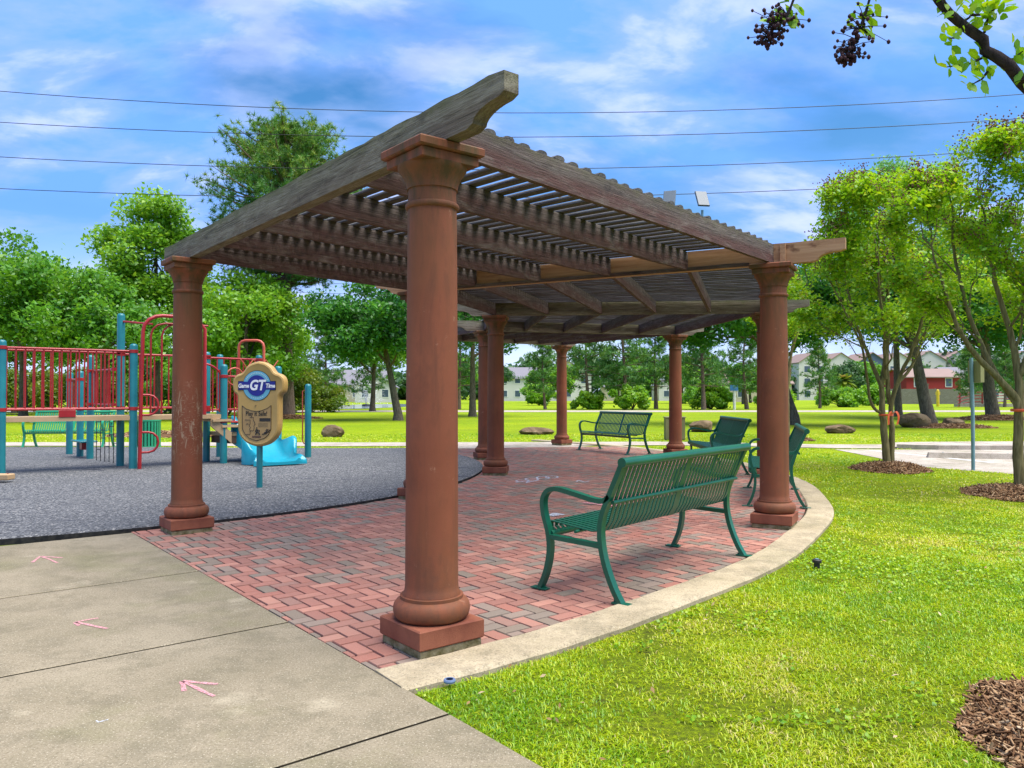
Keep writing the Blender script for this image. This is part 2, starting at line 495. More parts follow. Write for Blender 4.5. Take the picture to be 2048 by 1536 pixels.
M_grass = leaf_mat('grass_blade', [(0, (0.12, 0.29, 0.003)), (0.25, (0.26, 0.43, 0.003)), (0.6, (0.43, 0.53, 0.004)), (0.85, (0.55, 0.56, 0.02)), (1, (0.58, 0.50, 0.17))], 0.35)
M_lf_light = leaf_mat('leaf_light_green', [(0, (0.075, 0.24, 0.014)), (0.5, (0.16, 0.37, 0.018)), (1, (0.28, 0.45, 0.022))])
M_lf_mid = leaf_mat('leaf_mid_green', [(0, (0.045, 0.18, 0.016)), (0.5, (0.10, 0.29, 0.018)), (1, (0.19, 0.38, 0.02))])
M_lf_oak = leaf_mat('leaf_oak', [(0, (0.016, 0.10, 0.016)), (0.5, (0.035, 0.175, 0.02)), (1, (0.085, 0.27, 0.022))], 0.38)
M_lf_crape = leaf_mat('leaf_crape_myrtle', [(0, (0.12, 0.32, 0.006)), (0.45, (0.24, 0.46, 0.007)), (0.8, (0.38, 0.52, 0.009)), (0.95, (0.42, 0.38, 0.02)), (1, (0.28, 0.13, 0.04))], 0.42)
M_lf_blue = leaf_mat('leaf_pale_green', [(0, (0.07, 0.24, 0.05)), (0.5, (0.14, 0.35, 0.075)), (1, (0.23, 0.43, 0.11))])
M_lf_pine = leaf_mat('pine_needles', [(0, (0.030, 0.13, 0.025)), (0.5, (0.075, 0.21, 0.028)), (0.85, (0.14, 0.30, 0.03)), (1, (0.26, 0.33, 0.04))], 0.25)
M_lf_shrub = leaf_mat('leaf_shrub', [(0, (0.05, 0.11, 0.008)), (0.5, (0.12, 0.20, 0.012)), (0.85, (0.20, 0.24, 0.016)), (1, (0.20, 0.13, 0.03))])
M_lf_far = leaf_mat('leaf_distant', [(0, (0.035, 0.10, 0.035)), (0.5, (0.06, 0.15, 0.045)), (1, (0.10, 0.20, 0.05))], 0.3)
def bark_mat(name, c1, c2, sc=(6, 6, 1.4), bump=0.8):
    b = NB(name, 0.9, 0.15)
    g = b.noise(3.0, 6, 0.65, b.map(sc), 0.8)
    b.col(b.mix(b.ramp(g, [(0.35, 0), (0.65, 1)]), c1, c2)); b.bump(g, bump, 0.02)
    return b.m
M_bark = bark_mat('bark_oak', (0.055, 0.045, 0.032), (0.16, 0.135, 0.095))
M_bark_pine = bark_mat('bark_pine', (0.085, 0.06, 0.045), (0.24, 0.17, 0.125))
M_bark_crape = bark_mat('bark_crape_myrtle', (0.095, 0.080, 0.032), (0.25, 0.205, 0.095), (9, 9, 1.1), 0.25)
M_bark_near = bark_mat('bark_crape_dark', (0.022, 0.016, 0.018), (0.055, 0.042, 0.038), (20, 20, 6), 0.6)
M_seed = simple('seed_capsules', (0.020, 0.008, 0.015), (0.06, 0.022, 0.026), 40, 0.7, 0.2, 0)
M_seed_far = simple('seed_capsules_faded', (0.11, 0.045, 0.035), (0.22, 0.10, 0.06), 20, 0.8, 0.2, 0)
def chip_mat():
    b = NB('mulch_chips', 0.95, 0.1)
    b.col(b.ramp(b.attr('rnd'), [(0, (0.065, 0.032, 0.016)), (0.35, (0.24, 0.13, 0.065)), (0.7, (0.43, 0.27, 0.14)), (1, (0.62, 0.47, 0.30))]))
    return b.m
M_mulch = chip_mat()
def bench_paint(name, c1, c2, rough=0.32):
    b = NB(name, rough, 0.5)
    b.col(b.mix(b.ramp(b.noise(3, 5), [(0.35, 0), (0.7, 1)]), c1, c2))
    b.bump(b.noise(320, 2), 0.12, 0.001)
    return b.m
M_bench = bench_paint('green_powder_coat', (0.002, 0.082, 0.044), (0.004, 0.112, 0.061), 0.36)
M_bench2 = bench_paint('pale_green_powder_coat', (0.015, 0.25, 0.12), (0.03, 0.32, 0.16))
M_teal = bench_paint('teal_post_paint', (0.008, 0.14, 0.165), (0.014, 0.195, 0.215), 0.35)
M_red = bench_paint('red_rail_paint', (0.27, 0.008, 0.010), (0.36, 0.018, 0.018), 0.35)
M_orangered = bench_paint('faded_red_rail_paint', (0.42, 0.06, 0.03), (0.52, 0.10, 0.05), 0.4)
M_tan = bench_paint('tan_deck_coat', (0.36, 0.235, 0.115), (0.46, 0.31, 0.165), 0.6)
M_brown = bench_paint('brown_deck_coat', (0.075, 0.04, 0.024), (0.12, 0.065, 0.04), 0.7)
M_slide = bench_paint('cyan_slide_plastic', (0.005, 0.23, 0.31), (0.010, 0.29, 0.38), 0.25)
M_signtan = bench_paint('tan_sign_plastic', (0.38, 0.235, 0.065), (0.46, 0.295, 0.092), 0.45)
M_signpanel = bench_paint('sign_panel_plastic', (0.33, 0.20, 0.075), (0.38, 0.24, 0.09), 0.5)
M_blue = bench_paint('deep_blue_print', (0.006, 0.008, 0.19), (0.01, 0.014, 0.24), 0.4)
M_ltblue = bench_paint('pale_blue_print', (0.10, 0.34, 0.46), (0.14, 0.40, 0.52), 0.4)
M_white = bench_paint('white_print', (0.72, 0.72, 0.72), (0.80, 0.80, 0.80), 0.5)
M_black = bench_paint('black_print', (0.012, 0.010, 0.008), (0.025, 0.02, 0.016), 0.6)
M_galv = bench_paint('galvanised_steel', (0.12, 0.24, 0.28), (0.22, 0.34, 0.38), 0.45)
M_chain = bench_paint('black_chain', (0.015, 0.015, 0.018), (0.03, 0.03, 0.035), 0.5)
def rock_mat():
    b = NB('boulder_stone', 0.9, 0.15)
    g = b.noise(2.6, 7, 0.65, b.map((1, 1, 1), rnd=True), 0.6)
    c = b.ramp(g, [(0.3, (0.055, 0.04, 0.022)), (0.5, (0.16, 0.11, 0.06)), (0.7, (0.27, 0.20, 0.12))])
    b.col(c); b.bump(b.noise(7, 7, 0.7), 1.0, 0.06)
    return b.m
M_rock = rock_mat()
M_wire = simple('power_cable', (0.02, 0.02, 0.025), (0.035, 0.035, 0.04), 5, 0.6, 0.3, 0)
def chalk_mat(name, c, cover=0.45):
    b = NB(name, 1.0, 0.0)
    geo = b.n('ShaderNodeNewGeometry').outputs['Position']
    b.col(c)
    a = b.ramp(b.noise(150, 3, 0.75, geo), [(cover - 0.06, 1.0), (cover + 0.12, 0.0)])
    b.l(a, b.b.inputs['Alpha'])
    return b.m
M_chalk_pink = chalk_mat('pink_chalk', (0.62, 0.30, 0.32), 0.52)
M_chalk_white = chalk_mat('white_chalk', (0.62, 0.66, 0.74), 0.5)
M_ribbon = simple('orange_flagging_tape', (0.75, 0.10, 0.03), (0.85, 0.16, 0.05), 8, 0.4, 0.4, 0)

# ------------------------------------------------------------------ layout constants (metres)
CX, CY = -7.882, 13.30          # centre of the round playground
R_IN, R_OUT = 7.659, 11.910     # rings the columns stand on
R_RUB, R_K0, R_K1 = 7.38, 12.09, 12.37
A0, STEP = -0.8933, 0.3948
ZL = -0.034                      # lawn level
def pol(r, a, z=0.0): return Vector((CX + r * math.cos(a), CY + r * math.sin(a), z))
U = Vector((math.cos(A0), math.sin(A0), 0)); V_ = Vector((-math.sin(A0), math.cos(A0), 0))   # radial / along the ring
WALK_D = -0.43                  # walk edge, measured along V_ from the first beam's axis
C1 = pol(R_OUT, A0)
def uv(x, y):                   # coordinates relative to the first beam: r along U from the centre, w along V_
    dx_, dy_ = x - CX, y - CY
    return dx_ * U.x + dy_ * U.y, dx_ * V_.x + dy_ * V_.y

# ------------------------------------------------------------------ ground sheets
def sheet(name, poly, z, mat, kind='structure', label=None):
    mb = MB(); n = len(poly)
    mb.add([(p[0], p[1], z) for p in poly], [tuple(range(n))])
    return tag(mb.build(name, mat), label=label, kind=kind)

mb = MB()
g0, g1, gn = -60.0, 60.0, 60
mb.add([(-1500, -300, ZL), (1500, -300, ZL), (1500, 2500, ZL), (-1500, 2500, ZL)], [(0, 1, 2, 3)])
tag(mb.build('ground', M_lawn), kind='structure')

# playground rubber disc (flat on its far side), a small step above the bricks
mb = MB()
poly = []
for i in range(160):
    a = 2 * math.pi * i / 160
    p = pol(R_RUB, a)
    y = min(p.y, 18.45 + 0.25 * math.sin(p.x * 0.4))
    poly.append((p.x, y))
poly_in = [(CX + (x - CX) * 0.995, CY + (y - CY) * 0.995) for x, y in poly]
n = len(poly)
V = [(x, y, -0.05) for x, y in poly] + [(x, y, 0.022) for x, y in poly] + [(x, y, 0.036) for x, y in poly_in]
F = [tuple(range(2 * n, 3 * n))]
for i in range(n):
    j = (i + 1) % n
    F.append((i, j, n + j, n + i)); F.append((n + i, n + j, 2 * n + j, 2 * n + i))
mb.add(V, F)
rub = mb.build('playground_surface', M_rub)
rub.data.materials.append(M_rubedge)
for i, p in enumerate(rub.data.polygons):
    if i > 0 and (i - 1) % 2 == 0: p.material_index = 1
tag(rub, kind='structure')

# walkway: slabs with tooled joints
walk = MB().add([(*(Vector((CX, CY, 0)) + U * r + V_ * w)[:2], -0.028) for r, w in ((7.55, WALK_D - 4.5), (22, WALK_D - 4.5), (22, WALK_D), (7.55, WALK_D))], [(0, 1, 2, 3)]).build('walkway', M_slabside)
tag(walk, kind='structure')
edges = [7.46, 9.48, 11.10, 12.71, 14.33, 15.95, 17.6, 19.2]
for i in range(len(edges) - 1):
    for w0, w1 in ((WALK_D - 4.4, WALK_D - 2.2), (WALK_D - 2.2, WALK_D)) if False else ((WALK_D - 4.4, WALK_D),):
        a, b_ = edges[i] + 0.0035, edges[i + 1] - 0.0035
        ring = lambda k, z: [tuple((Vector((CX, CY, 0)) + U * r + V_ * w)[:2]) + (z,) for r, w in ((a + k, w0 + k), (b_ - k, w0 + k), (b_ - k, w1 - k), (a + k, w1 - k))]
        m_ = MB().add(ring(0, -0.10) + ring(0, -0.012) + ring(0.004, -0.003) + ring(0.014, 0.0),
            [(12, 13, 14, 15)] + [(r * 4 + q, r * 4 + (q + 1) % 4, r * 4 + 4 + (q + 1) % 4, r * 4 + 4 + q) for r in range(3) for q in range(4)])
        so = m_.build('slab', M_walk, walk); so.data.materials.append(M_slabside)
        for pi in range(1, 9): so.data.polygons[pi].material_index = 1

# chalk marks
def chalk(strokes, wid, z, mat, name, parent):
    m_ = MB()
    for st in strokes:
        st = [Vector((p[0], p[1], 0)) for p in st]
        fine = []
        for i in range(len(st) - 1):
            for k in range(5):
                fine.append(st[i].lerp(st[i + 1], k / 5) + Vector((random.uniform(-1, 1), random.uniform(-1, 1), 0)) * wid * 0.16)
        fine.append(st[-1])
        Vv = []
        for i, p in enumerate(fine):
            t = (fine[min(i + 1, len(fine) - 1)] - fine[max(i - 1, 0)]).normalized()
            nn = Vector((-t.y, t.x, 0)) * wid * 0.5 * random.uniform(0.65, 1.15)
            Vv += [tuple(p + nn + Vector((0, 0, z))), tuple(p - nn + Vector((0, 0, z)))]
        m_.add(Vv, [(2 * i, 2 * i + 1, 2 * i + 3, 2 * i + 2) for i in range(len(fine) - 1)])
    return m_.build(name, mat, parent)
def arrow(c, tips, parent): return chalk([[c, t] for t in tips], 0.022, 0.003, M_chalk_pink, 'chalk_arrow', parent)
arrow((-1.473, 3.47), [(-1.263, 3.296), (-1.298, 3.433), (-1.414, 3.352)], walk)
arrow((-2.456, 4.366), [(-2.214, 4.244), (-2.37, 4.444), (-2.399, 4.30)], walk)
arrow((-3.733, 6.142), [(-3.529, 6.085), (-3.462, 5.903), (-3.664, 5.92)], walk)
chalk([[(-1.63, 3.05), (-1.615, 3.035), (-1.59, 3.06)]], 0.006, 0.003, M_chalk_white, 'chalk_scribble', walk)

# kerb ring round the outside of the paving
m_ = MB(); K = 150
ka0, ka1 = A0 - 0.036, 0.80
sec = [(R_K0, -0.12), (R_K0, -0.004), (R_K0 + 0.012, 0.008), (R_K1 - 0.02, 0.006), (R_K1, -0.010), (R_K1 + 0.004, -0.14)]
Vv = []
for i in range(K + 1):
    a = ka0 + (ka1 - ka0) * i / K
    off = 0.015 * math.sin(i * 0.31) + 0.10 * max(0, -a - 0.55) ** 1.0 * 0.3
    for r, z in sec: Vv.append(tuple(pol(r + off, a, z + 0.002 * math.sin(i * 1.7))))
q = len(sec)
Fv = [(i * q + k, i * q + k + 1, (i + 1) * q + k + 1, (i + 1) * q + k) for i in range(K) for k in range(q - 1)]
Fv += [tuple(range(q)), tuple(K * q + k for k in range(q - 1, -1, -1))]
kerb = tag(m_.add(Vv, Fv).build('kerb', M_kerb, smooth=35), kind='structure')

# brick paving: base sheet + herringbone bricks, the largest in view single, the rest joined
END_A = A0 + 4 * STEP
def end_side(x, y):     # > 0 inside the far end edge
    return (18.55 + 0.20 * (x + 1.6)) - y
m_ = MB(); pts = []
for i in range(101):
    a = A0 - 0.04 + (0.86 + 0.95) * i / 100
    pts.append(a)
Vv = [tuple(pol(R_RUB - 0.05, a, -0.022)) for a in pts] + [tuple(pol(R_K0 + 0.01, a, -0.022)) for a in pts]
Vv = [(x, min(y, 18.55 + 0.20 * x + 0.34), z) for x, y, z in Vv]
keep = [i for i in range(100) if True]
Fv = [(i, 101 + i, 102 + i, i + 1) for i in keep]
patio = tag(m_.add(Vv, Fv).build('brick_patio', M_sand), kind='structure')

def clip(poly, nx, ny, d):      # keep nx*x+ny*y <= d
    out = []
    for i in range(len(poly)):
        p, q_ = poly[i], poly[(i + 1) % len(poly)]
        a, b_ = nx * p[0] + ny * p[1] - d, nx * q_[0] + ny * q_[1] - d
        if a <= 0: out.append(p)
        if a * b_ < 0:
            t = a / (a - b_); out.append((p[0] + (q_[0] - p[0]) * t, p[1] + (q_[1] - p[1]) * t))
    return out
def brick_mesh_pts(poly, ztop):
    cx_ = sum(p[0] for p in poly) / len(poly); cy_ = sum(p[1] for p in poly) / len(poly)
    def ins(k):
        r_ = []
        for p in poly:
            d = math.hypot(p[0] - cx_, p[1] - cy_)
            f = max(0.1, 1 - k / max(d, 1e-4)); r_.append((cx_ + (p[0] - cx_) * f, cy_ + (p[1] - cy_) * f))
        return r_
    n_ = len(poly)
    a, b_ = poly, ins(0.0032)
    Vv = [(p[0], p[1], -0.03) for p in a] + [(p[0], p[1], ztop - 0.006) for p in a] + [(p[0], p[1], ztop) for p in b_]
    Fv = [tuple(range(2 * n_, 3 * n_))]
    for i in range(n_):
        j = (i + 1) % n_
        Fv += [(i, j, n_ + j, n_ + i), (n_ + i, n_ + j, 2 * n_ + j, 2 * n_ + i)]
    return Vv, Fv
BW = 0.0970; J = 0.0056
cols_xy = []
for b_ in range(5):
    cols_xy += [pol(R_OUT, A0 + b_ * STEP), pol(R_IN, A0 + b_ * STEP)]
cands = []
uc = Vector((CX, CY, 0))
for i in range(-280, 280):
    for k in range(-90, 90):
        for hv in (0, 1):
            x0, y0 = (i + 4 * k, i) if hv == 0 else (i + 4 * k, i + 1)
            sx, sy = (2, 1) if hv == 0 else (1, 2)
            r0, w0 = x0 * BW, y0 * BW
            rc, wc = r0 + sx * BW / 2, w0 + sy * BW / 2
            if rc < -12 or rc > 13 or wc < -0.7 or wc > 17: continue
            c = uc + U * rc + V_ * wc
            rr = math.hypot(c.x - CX, c.y - CY)
            if rr < R_RUB - 0.12 or rr > R_K0 + 0.14: continue
            ang = math.atan2(c.y - CY, c.x - CX)
            if ang > 1.0 or ang < A0 - 0.12: continue
            if wc < WALK_D - 0.12 or end_side(c.x, c.y) < -0.15: continue
            poly = [(r0 + J, w0 + J), (r0 + sx * BW - J, w0 + J), (r0 + sx * BW - J, w0 + sy * BW - J), (r0 + J, w0 + sy * BW - J)]
            full = len(poly)
            area0 = (sx * BW - 2 * J) * (sy * BW - 2 * J)
            poly = clip(poly, 0, -1, -(WALK_D + 0.008))
            if len(poly) >= 3:
                er, ew = rc / rr, wc / rr
                poly = clip(poly, er, ew, R_K0 - 0.004 + (0.10 * max(0, -ang - 0.55) * 0.3))
                if len(poly) >= 3: poly = clip(poly, -er, -ew, -(R_RUB + 0.012))
            if len(poly) < 3: continue
            wp = [uc + U * p[0] + V_ * p[1] for p in poly]
            wp = [(p.x, p.y) for p in wp]
            wp = clip(wp, -0.20, 1.0, 18.55 + 0.32)
            if len(wp) < 3: continue
            ar = 0.5 * abs(sum(wp[q][0] * wp[(q + 1) % len(wp)][1] - wp[(q + 1) % len(wp)][0] * wp[q][1] for q in range(len(wp))))
            if ar < 0.0012: continue
            cxm = sum(p[0] for p in wp) / len(wp); cym = sum(p[1] for p in wp) / len(wp)
            if min((cxm - p.x) ** 2 + (cym - p.y) ** 2 for p in cols_xy) < 0.12 ** 2: continue
            px = 1024 + 1545 * cxm / cym if cym > 0.5 else -9999
            vis = 0 < px < 2048 and cym > 1.5
            hid = False
            scr = ar * 1.28 / cym ** 3 if vis else 0
            if abs(px - 864) < 50 and cym > 4.3: scr *= 0.0
            cands.append((scr, wp, ar >= 0.97 * area0, hv, c))
cands.sort(key=lambda t: -t[0])
bm_ = {}
def zoff(x, y): return -0.004 + 0.0035 * math.sin(x * 2.1) * math.cos(y * 1.7) + random.uniform(-0.0018, 0.0018)
lx, ly = 2 * BW - 2 * J, BW - 2 * J
Vb, Fb = brick_mesh_pts([(-lx / 2, -ly / 2), (lx / 2, -ly / 2), (lx / 2, ly / 2), (-lx / 2, ly / 2)], 0.0)
me_b = bpy.data.meshes.new('brick'); me_b.from_pydata(Vb, [], Fb); me_b.materials.append(M_brick)
rest_v, rest_f, rest_r = [], [], []
for idx, (scr, wp, whole, hv, c) in enumerate(cands):
    if idx < 300 and scr > 0:
        if whole:
            o = bpy.data.objects.new('brick', me_b); COL.objects.link(o); o.parent = patio
            o.location = (c.x, c.y, zoff(c.x, c.y))
            o.rotation_euler = (random.uniform(-1, 1) * 0.008, random.uniform(-1, 1) * 0.008, A0 + (math.pi / 2 if hv else 0) + random.uniform(-0.006, 0.006))
        else:
            vv, ff = brick_mesh_pts(wp, zoff(c.x, c.y))
            MB().add(vv, ff).build('brick', M_brick, patio)
    else:
        vv, ff = brick_mesh_pts(wp, zoff(c.x, c.y))
        b_ = len(rest_v); rest_v += vv; rest_f += [tuple(q + b_ for q in f) for f in ff]; rest_r += [random.random()] * len(ff)
me_r = bpy.data.meshes.new('brick_field'); me_r.from_pydata(rest_v, [], rest_f); me_r.update()
at = me_r.attributes.new('rnd', 'FLOAT', 'FACE'); at.data.foreach_set('value', rest_r)
tag(link('brick_field', me_r, M_brick_far, patio), kind='stuff')
# chalk on the bricks
chs = []
for cxk, cyk, rx_, ry_ in ((0.30, 11.75, 0.10, 0.16), (0.48, 11.95, 0.10, 0.2), (0.62, 12.05, 0.10, 0.18), (0.16, 11.5, 0.1, 0.13)):
    chs.append([(cxk + rx_ * math.cos(t * 0.7), cyk + ry_ * math.sin(t * 0.7)) for t in range(10)])
chs += [[(0.05, 11.3), (0.25, 11.55), (0.2, 11.25), (0.4, 11.6)]]
chalk(chs, 0.03, 0.004, M_chalk_white, 'chalk_scribble', patio)
chalk([[(0.95, 11.4), (1.0, 11.6), (1.06, 11.35), (1.15, 11.5)]], 0.03, 0.004, M_chalk_white, 'chalk_scribble', patio)
chalk([[(0.40, 8.32), (0.50, 8.22)], [(0.43, 8.38), (0.55, 8.26)], [(0.38, 8.26), (0.46, 8.18)]], 0.07, 0.004, M_chalk_white, 'chalk_patch', patio)
chalk([[(0.85, 9.2), (1.2, 8.9)], [(0.95, 9.3), (1.25, 9.0)]], 0.09, 0.004, M_chalk_pink, 'chalk_patch', patio)

# concrete paths, parking, far road
path_c = [(-60, 20.6), (-12, 20.6), (-4, 20.5), (1.5, 20.7), (4, 20.9), (6, 20.4), (8, 19.7), (9.5, 19.6), (12, 20.2), (16, 20.4), (26, 20.6)]
top = [(x, y + 0.75) for x, y in path_c]; bot = [(x, y - 0.75) for x, y in path_c]
m_ = MB(); nn = len(top)
m_.add([(x, y, ZL + 0.012) for x, y in bot] + [(x, y, ZL + 0.012) for x, y in top], [(i, i + 1, nn + i + 1, nn + i) for i in range(nn - 1)])
tag(m_.build('path', M_path), kind='structure')
sheet('path_apron', [(-2.2, 18.55), (-1.6, 18.7), (1.95, 19.42), (1.55, 19.9), (1.5, 20.2), (-2.2, 20.0)], ZL + 0.018, M_path)
sheet('parking_pavement', [(7.75, 18.6), (7.62, 16.1), (7.30, 14.3), (7.9, 13.35), (8.35, 12.75), (9.5, 11.9), (30, 8), (30, 18.6), (12, 18.45), (10.2, 18.5)], ZL + 0.007, M_path)
# raised sidewalk kerb beyond the parking bay
m_ = MB()
side = [(9.4, 18.9), (10.2, 18.5), (12, 18.4), (16, 18.35), (30, 18.3)]
back = [(9.4, 19.3), (10.2, 19.6), (12, 19.8), (16, 19.9), (30, 20.0)]
ns = len(side)
m_.add([(x, y, -0.05) for x, y in side] + [(x, y, 0.075) for x, y in side] + [(x, y + 0.02, 0.09) for x, y in back],
       [(i, i + 1, ns + i + 1, ns + i) for i in range(ns - 1)] + [(ns + i, ns + i + 1, 2 * ns + i + 1, 2 * ns + i) for i in range(ns - 1)])
tag(m_.build('sidewalk_kerb', M_path), kind='structure')
m_ = MB()
m_.add([(8.35, 18.2, ZL + 0.012), (8.5, 18.2, ZL + 0.012), (9.35, 14.9, ZL + 0.012), (9.2, 14.9, ZL + 0.012)], [(0, 1, 2, 3)])
tag(m_.build('parking_line', simple('parking_paint', (0.55, 0.52, 0.48), (0.68, 0.66, 0.62), 6, 0.8, 0.2, 0.2, 80)), kind='structure')
# island kerb
m_ = MB(); ic = Vector((19.2, 24.6, 0))
Vv = []; N_ = 30
for i in range(N_ + 1):
    a = R(95 + 175 * i / N_)
    for r, z in ((2.0, ZL), (2.0, 0.09), (2.28, 0.10), (2.32, ZL)):
        Vv.append((ic.x + r * math.cos(a), ic.y + r * 1.1 * math.sin(a), z))
m_.add(Vv, [(i * 4 + k, i * 4 + k + 1, i * 4 + k + 5, i * 4 + k + 4) for i in range(N_) for k in range(3)])
tag(m_.build('island_kerb', M_kerb, smooth=35), kind='structure')
sheet('island_pavement', [(ic.x + 2.0 * math.cos(R(a)), ic.y + 2.2 * math.sin(R(a))) for a in range(0, 360, 15)], ZL + 0.008, M_path)
sheet('far_road', [(-300, 60), (300, 58.5), (300, 65), (-300, 66)], ZL + 0.012, M_path)

# ------------------------------------------------------------------ pergola
perg = empty('pergola', (C1.x, C1.y, 0))
tag(perg, 'curved wooden pergola with slatted roof on round terracotta columns over the brick patio', 'pergola')
shaft_prof = [(0.150, 0.252), (0.150, 0.258), (0.141, 0.275), (0.1375, 0.31), (0.1365, 0.6), (0.1345, 1.2), (0.131, 1.8), (0.1275, 2.245)]
base_prof = [(0.150, 0.132), (0.178, 0.136), (0.192, 0.150), (0.1985, 0.172), (0.199, 0.190), (0.194, 0.210), (0.182, 0.226), (0.166, 0.234), (0.163, 0.236), (0.163, 0.252), (0.150, 0.2535)]
neck_prof = [(0.1275, 2.240), (0.136, 2.243), (0.1405, 2.252), (0.1405, 2.262), (0.136, 2.270), (0.128, 2.274), (0.1255, 2.30), (0.1255, 2.340), (0.133, 2.343), (0.134, 2.356), (0.138, 2.375), (0.150, 2.405), (0.168, 2.432), (0.178, 2.445), (0.182, 2.462), (0.10, 2.463)]
def one(mbld, nm, mt, smth=False):
    me = bpy.data.meshes.new(nm); me.from_pydata(mbld.v, [], mbld.f); me.update()
    if smth: sm(me, smth)
    me.materials.append(mt); return me
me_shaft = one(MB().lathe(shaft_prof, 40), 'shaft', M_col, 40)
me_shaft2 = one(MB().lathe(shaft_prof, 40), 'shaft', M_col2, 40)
me_base = one(MB().lathe(base_prof, 40), 'base_ring', M_col, 50)
me_neck = one(MB().lathe(neck_prof, 40), 'capital', M_col, 45)
me_plinth = one(MB().box((0, 0, 0.083), (0.388, 0.388, 0.098), None, 0.007), 'plinth', M_plinth)
mbA = MB().box((0, 0, 2.485), (0.345, 0.345, 0.048), None, 0.003).box((0, 0, 2.535), (0.392, 0.392, 0.049), None, 0.008)
me_abac = one(mbA, 'abacus', M_col)
me_foot = one(MB().box((0, 0, 0.012), (0.366, 0.366, 0.044), None, 0.006), 'footing', M_found)
col_pos = {}
special = {(0, 4): (1.29, 20.05), (0, 3): (3.50, 16.55), (1, 4): (-1.80, 17.95)}
def colpt(ring, b):
    if (ring, b) in special: return Vector((*special[(ring, b)], 0))
    return pol(R_OUT if ring == 0 else R_IN, A0 + b * STEP)
for b in range(5):
    for ring in (0, 1):
        p = colpt(ring, b)
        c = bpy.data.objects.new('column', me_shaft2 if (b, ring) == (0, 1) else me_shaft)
        COL.objects.link(c); c.parent = perg
        c.location = p - perg.location; c.rotation_euler = (0, 0, A0 + b * STEP)
        if (b, ring) == (0, 1): c['label'] = 'terracotta column with pale scratches at its middle'
        for nm, me in (('plinth', me_plinth), ('base_ring', me_base), ('capital', me_neck), ('abacus', me_abac), ('footing', me_foot)):
            s = bpy.data.objects.new(nm, me); COL.objects.link(s); s.parent = c
ZB, ZT = 2.561, 2.762
def timber(name, p0, p1, z0, z1, th, mat, cove0=0.0, cove1=0.0, parent=perg, seed=0, label=None, rag=0.0025):
    """board between two plan points; cove0/1 > 0 gives a bracket-cut overhang of that length at the end"""
    rr = random.Random(seed)
    d = (p1 - p0); ln = d.length; d.normalize()
    x0, x1 = -cove0, ln + cove1
    h = z1 - z0; zc_ = (z0 + z1) / 2
    top = []; N = max(6, int((x1 - x0) / 0.12))
    for i in range(N + 1):
        x = x0 + (x1 - x0) * i / N
        top.append((x, h / 2 + rr.uniform(-1, 1) * rag * (2.2 if i in (0, N) else 1)))
    bottom = []
    def cove(xe, sgn, L_):
        # from the tip inwards: short tip face, small nose, concave quarter, step, full depth
        pts = [(xe, h / 2 - 0.50 * h), (xe - sgn * 0.03, h / 2 - 0.56 * h)]
        cxr = 0.20 * min(1, L_ / 0.5)
        for k in range(7):
            t = k / 6 * math.pi / 2
            pts.append((xe - sgn * (0.045 + cxr * math.sin(t) * 1.0), h / 2 - 0.58 * h - (0.34 * h) * (1 - math.cos(t))))
        pts.append((xe - sgn * (0.045 + cxr + 0.05), -h / 2))
        return pts
    right = cove(x1, 1, cove1) if cove1 > 0.3 else [(x1, -h / 2)]
    left = cove(x0, -1, cove0) if cove0 > 0.3 else [(x0, -h / 2)]
    mid = []
    xa, xb = right[-1][0], left[-1][0]
    for i in range(1, 12): mid.append((xa + (xb - xa) * i / 12, -h / 2 + rr.uniform(-1, 1) * 0.001))
    prof = top + right + mid + left[::-1]
    n_ = len(prof)
    Vv = [(x, -th / 2, z) for x, z in prof] + [(x, th / 2, z) for x, z in prof]
    Fv = [tuple(range(n_))[::-1], tuple(range(n_, 2 * n_))] + [(i, n_ + i, n_ + (i + 1) % n_, (i + 1) % n_) for i in range(n_)]
    me = bpy.data.meshes.new(name); me.from_pydata(Vv, [], [f[::-1] for f in Fv]); me.update()
    o = link(name, me, mat, parent)
    o.location = Vector((p0.x, p0.y, zc_)) - perg.location
    o.rotation_euler = (0, 0, math.atan2(d.y, d.x))
    if label: o['label'] = label
    return o
for b in range(5):
    po, pi_ = colpt(0, b), colpt(1, b)
    new = (b == 1)
    timber('beam', pi_, po, ZB, ZT, 0.085, M_new if new else M_beam, 0.66, 0.66, seed=b, rag=0.006 if b == 0 else 0.002,
           label='beam of newer pale pine with a bracket end' if new else None)
    if new:   # trim batten under and block beside the newer beam
        dd = (po - pi_).normalized(); nrm = Vector((-dd.y, dd.x, 0))
        timber('trim_batten', pi_ + dd * 0.22 - nrm * 0.055, po - dd * 0.22 - nrm * 0.055, ZB + 0.002, ZB + 0.036, 0.024, M_rafter_out, seed=50)
        q = po + dd * 0.10 - nrm * 0.058
        mbx = MB().box((q.x, q.y, ZB + 0.095), (0.05, 0.03, 0.20), Matrix.Rotation(math.atan2(dd.y, dd.x), 3, 'Z'))
        mbx.build('corner_block', M_new, perg, world=True)
slat_n = 28
me_slats = {}
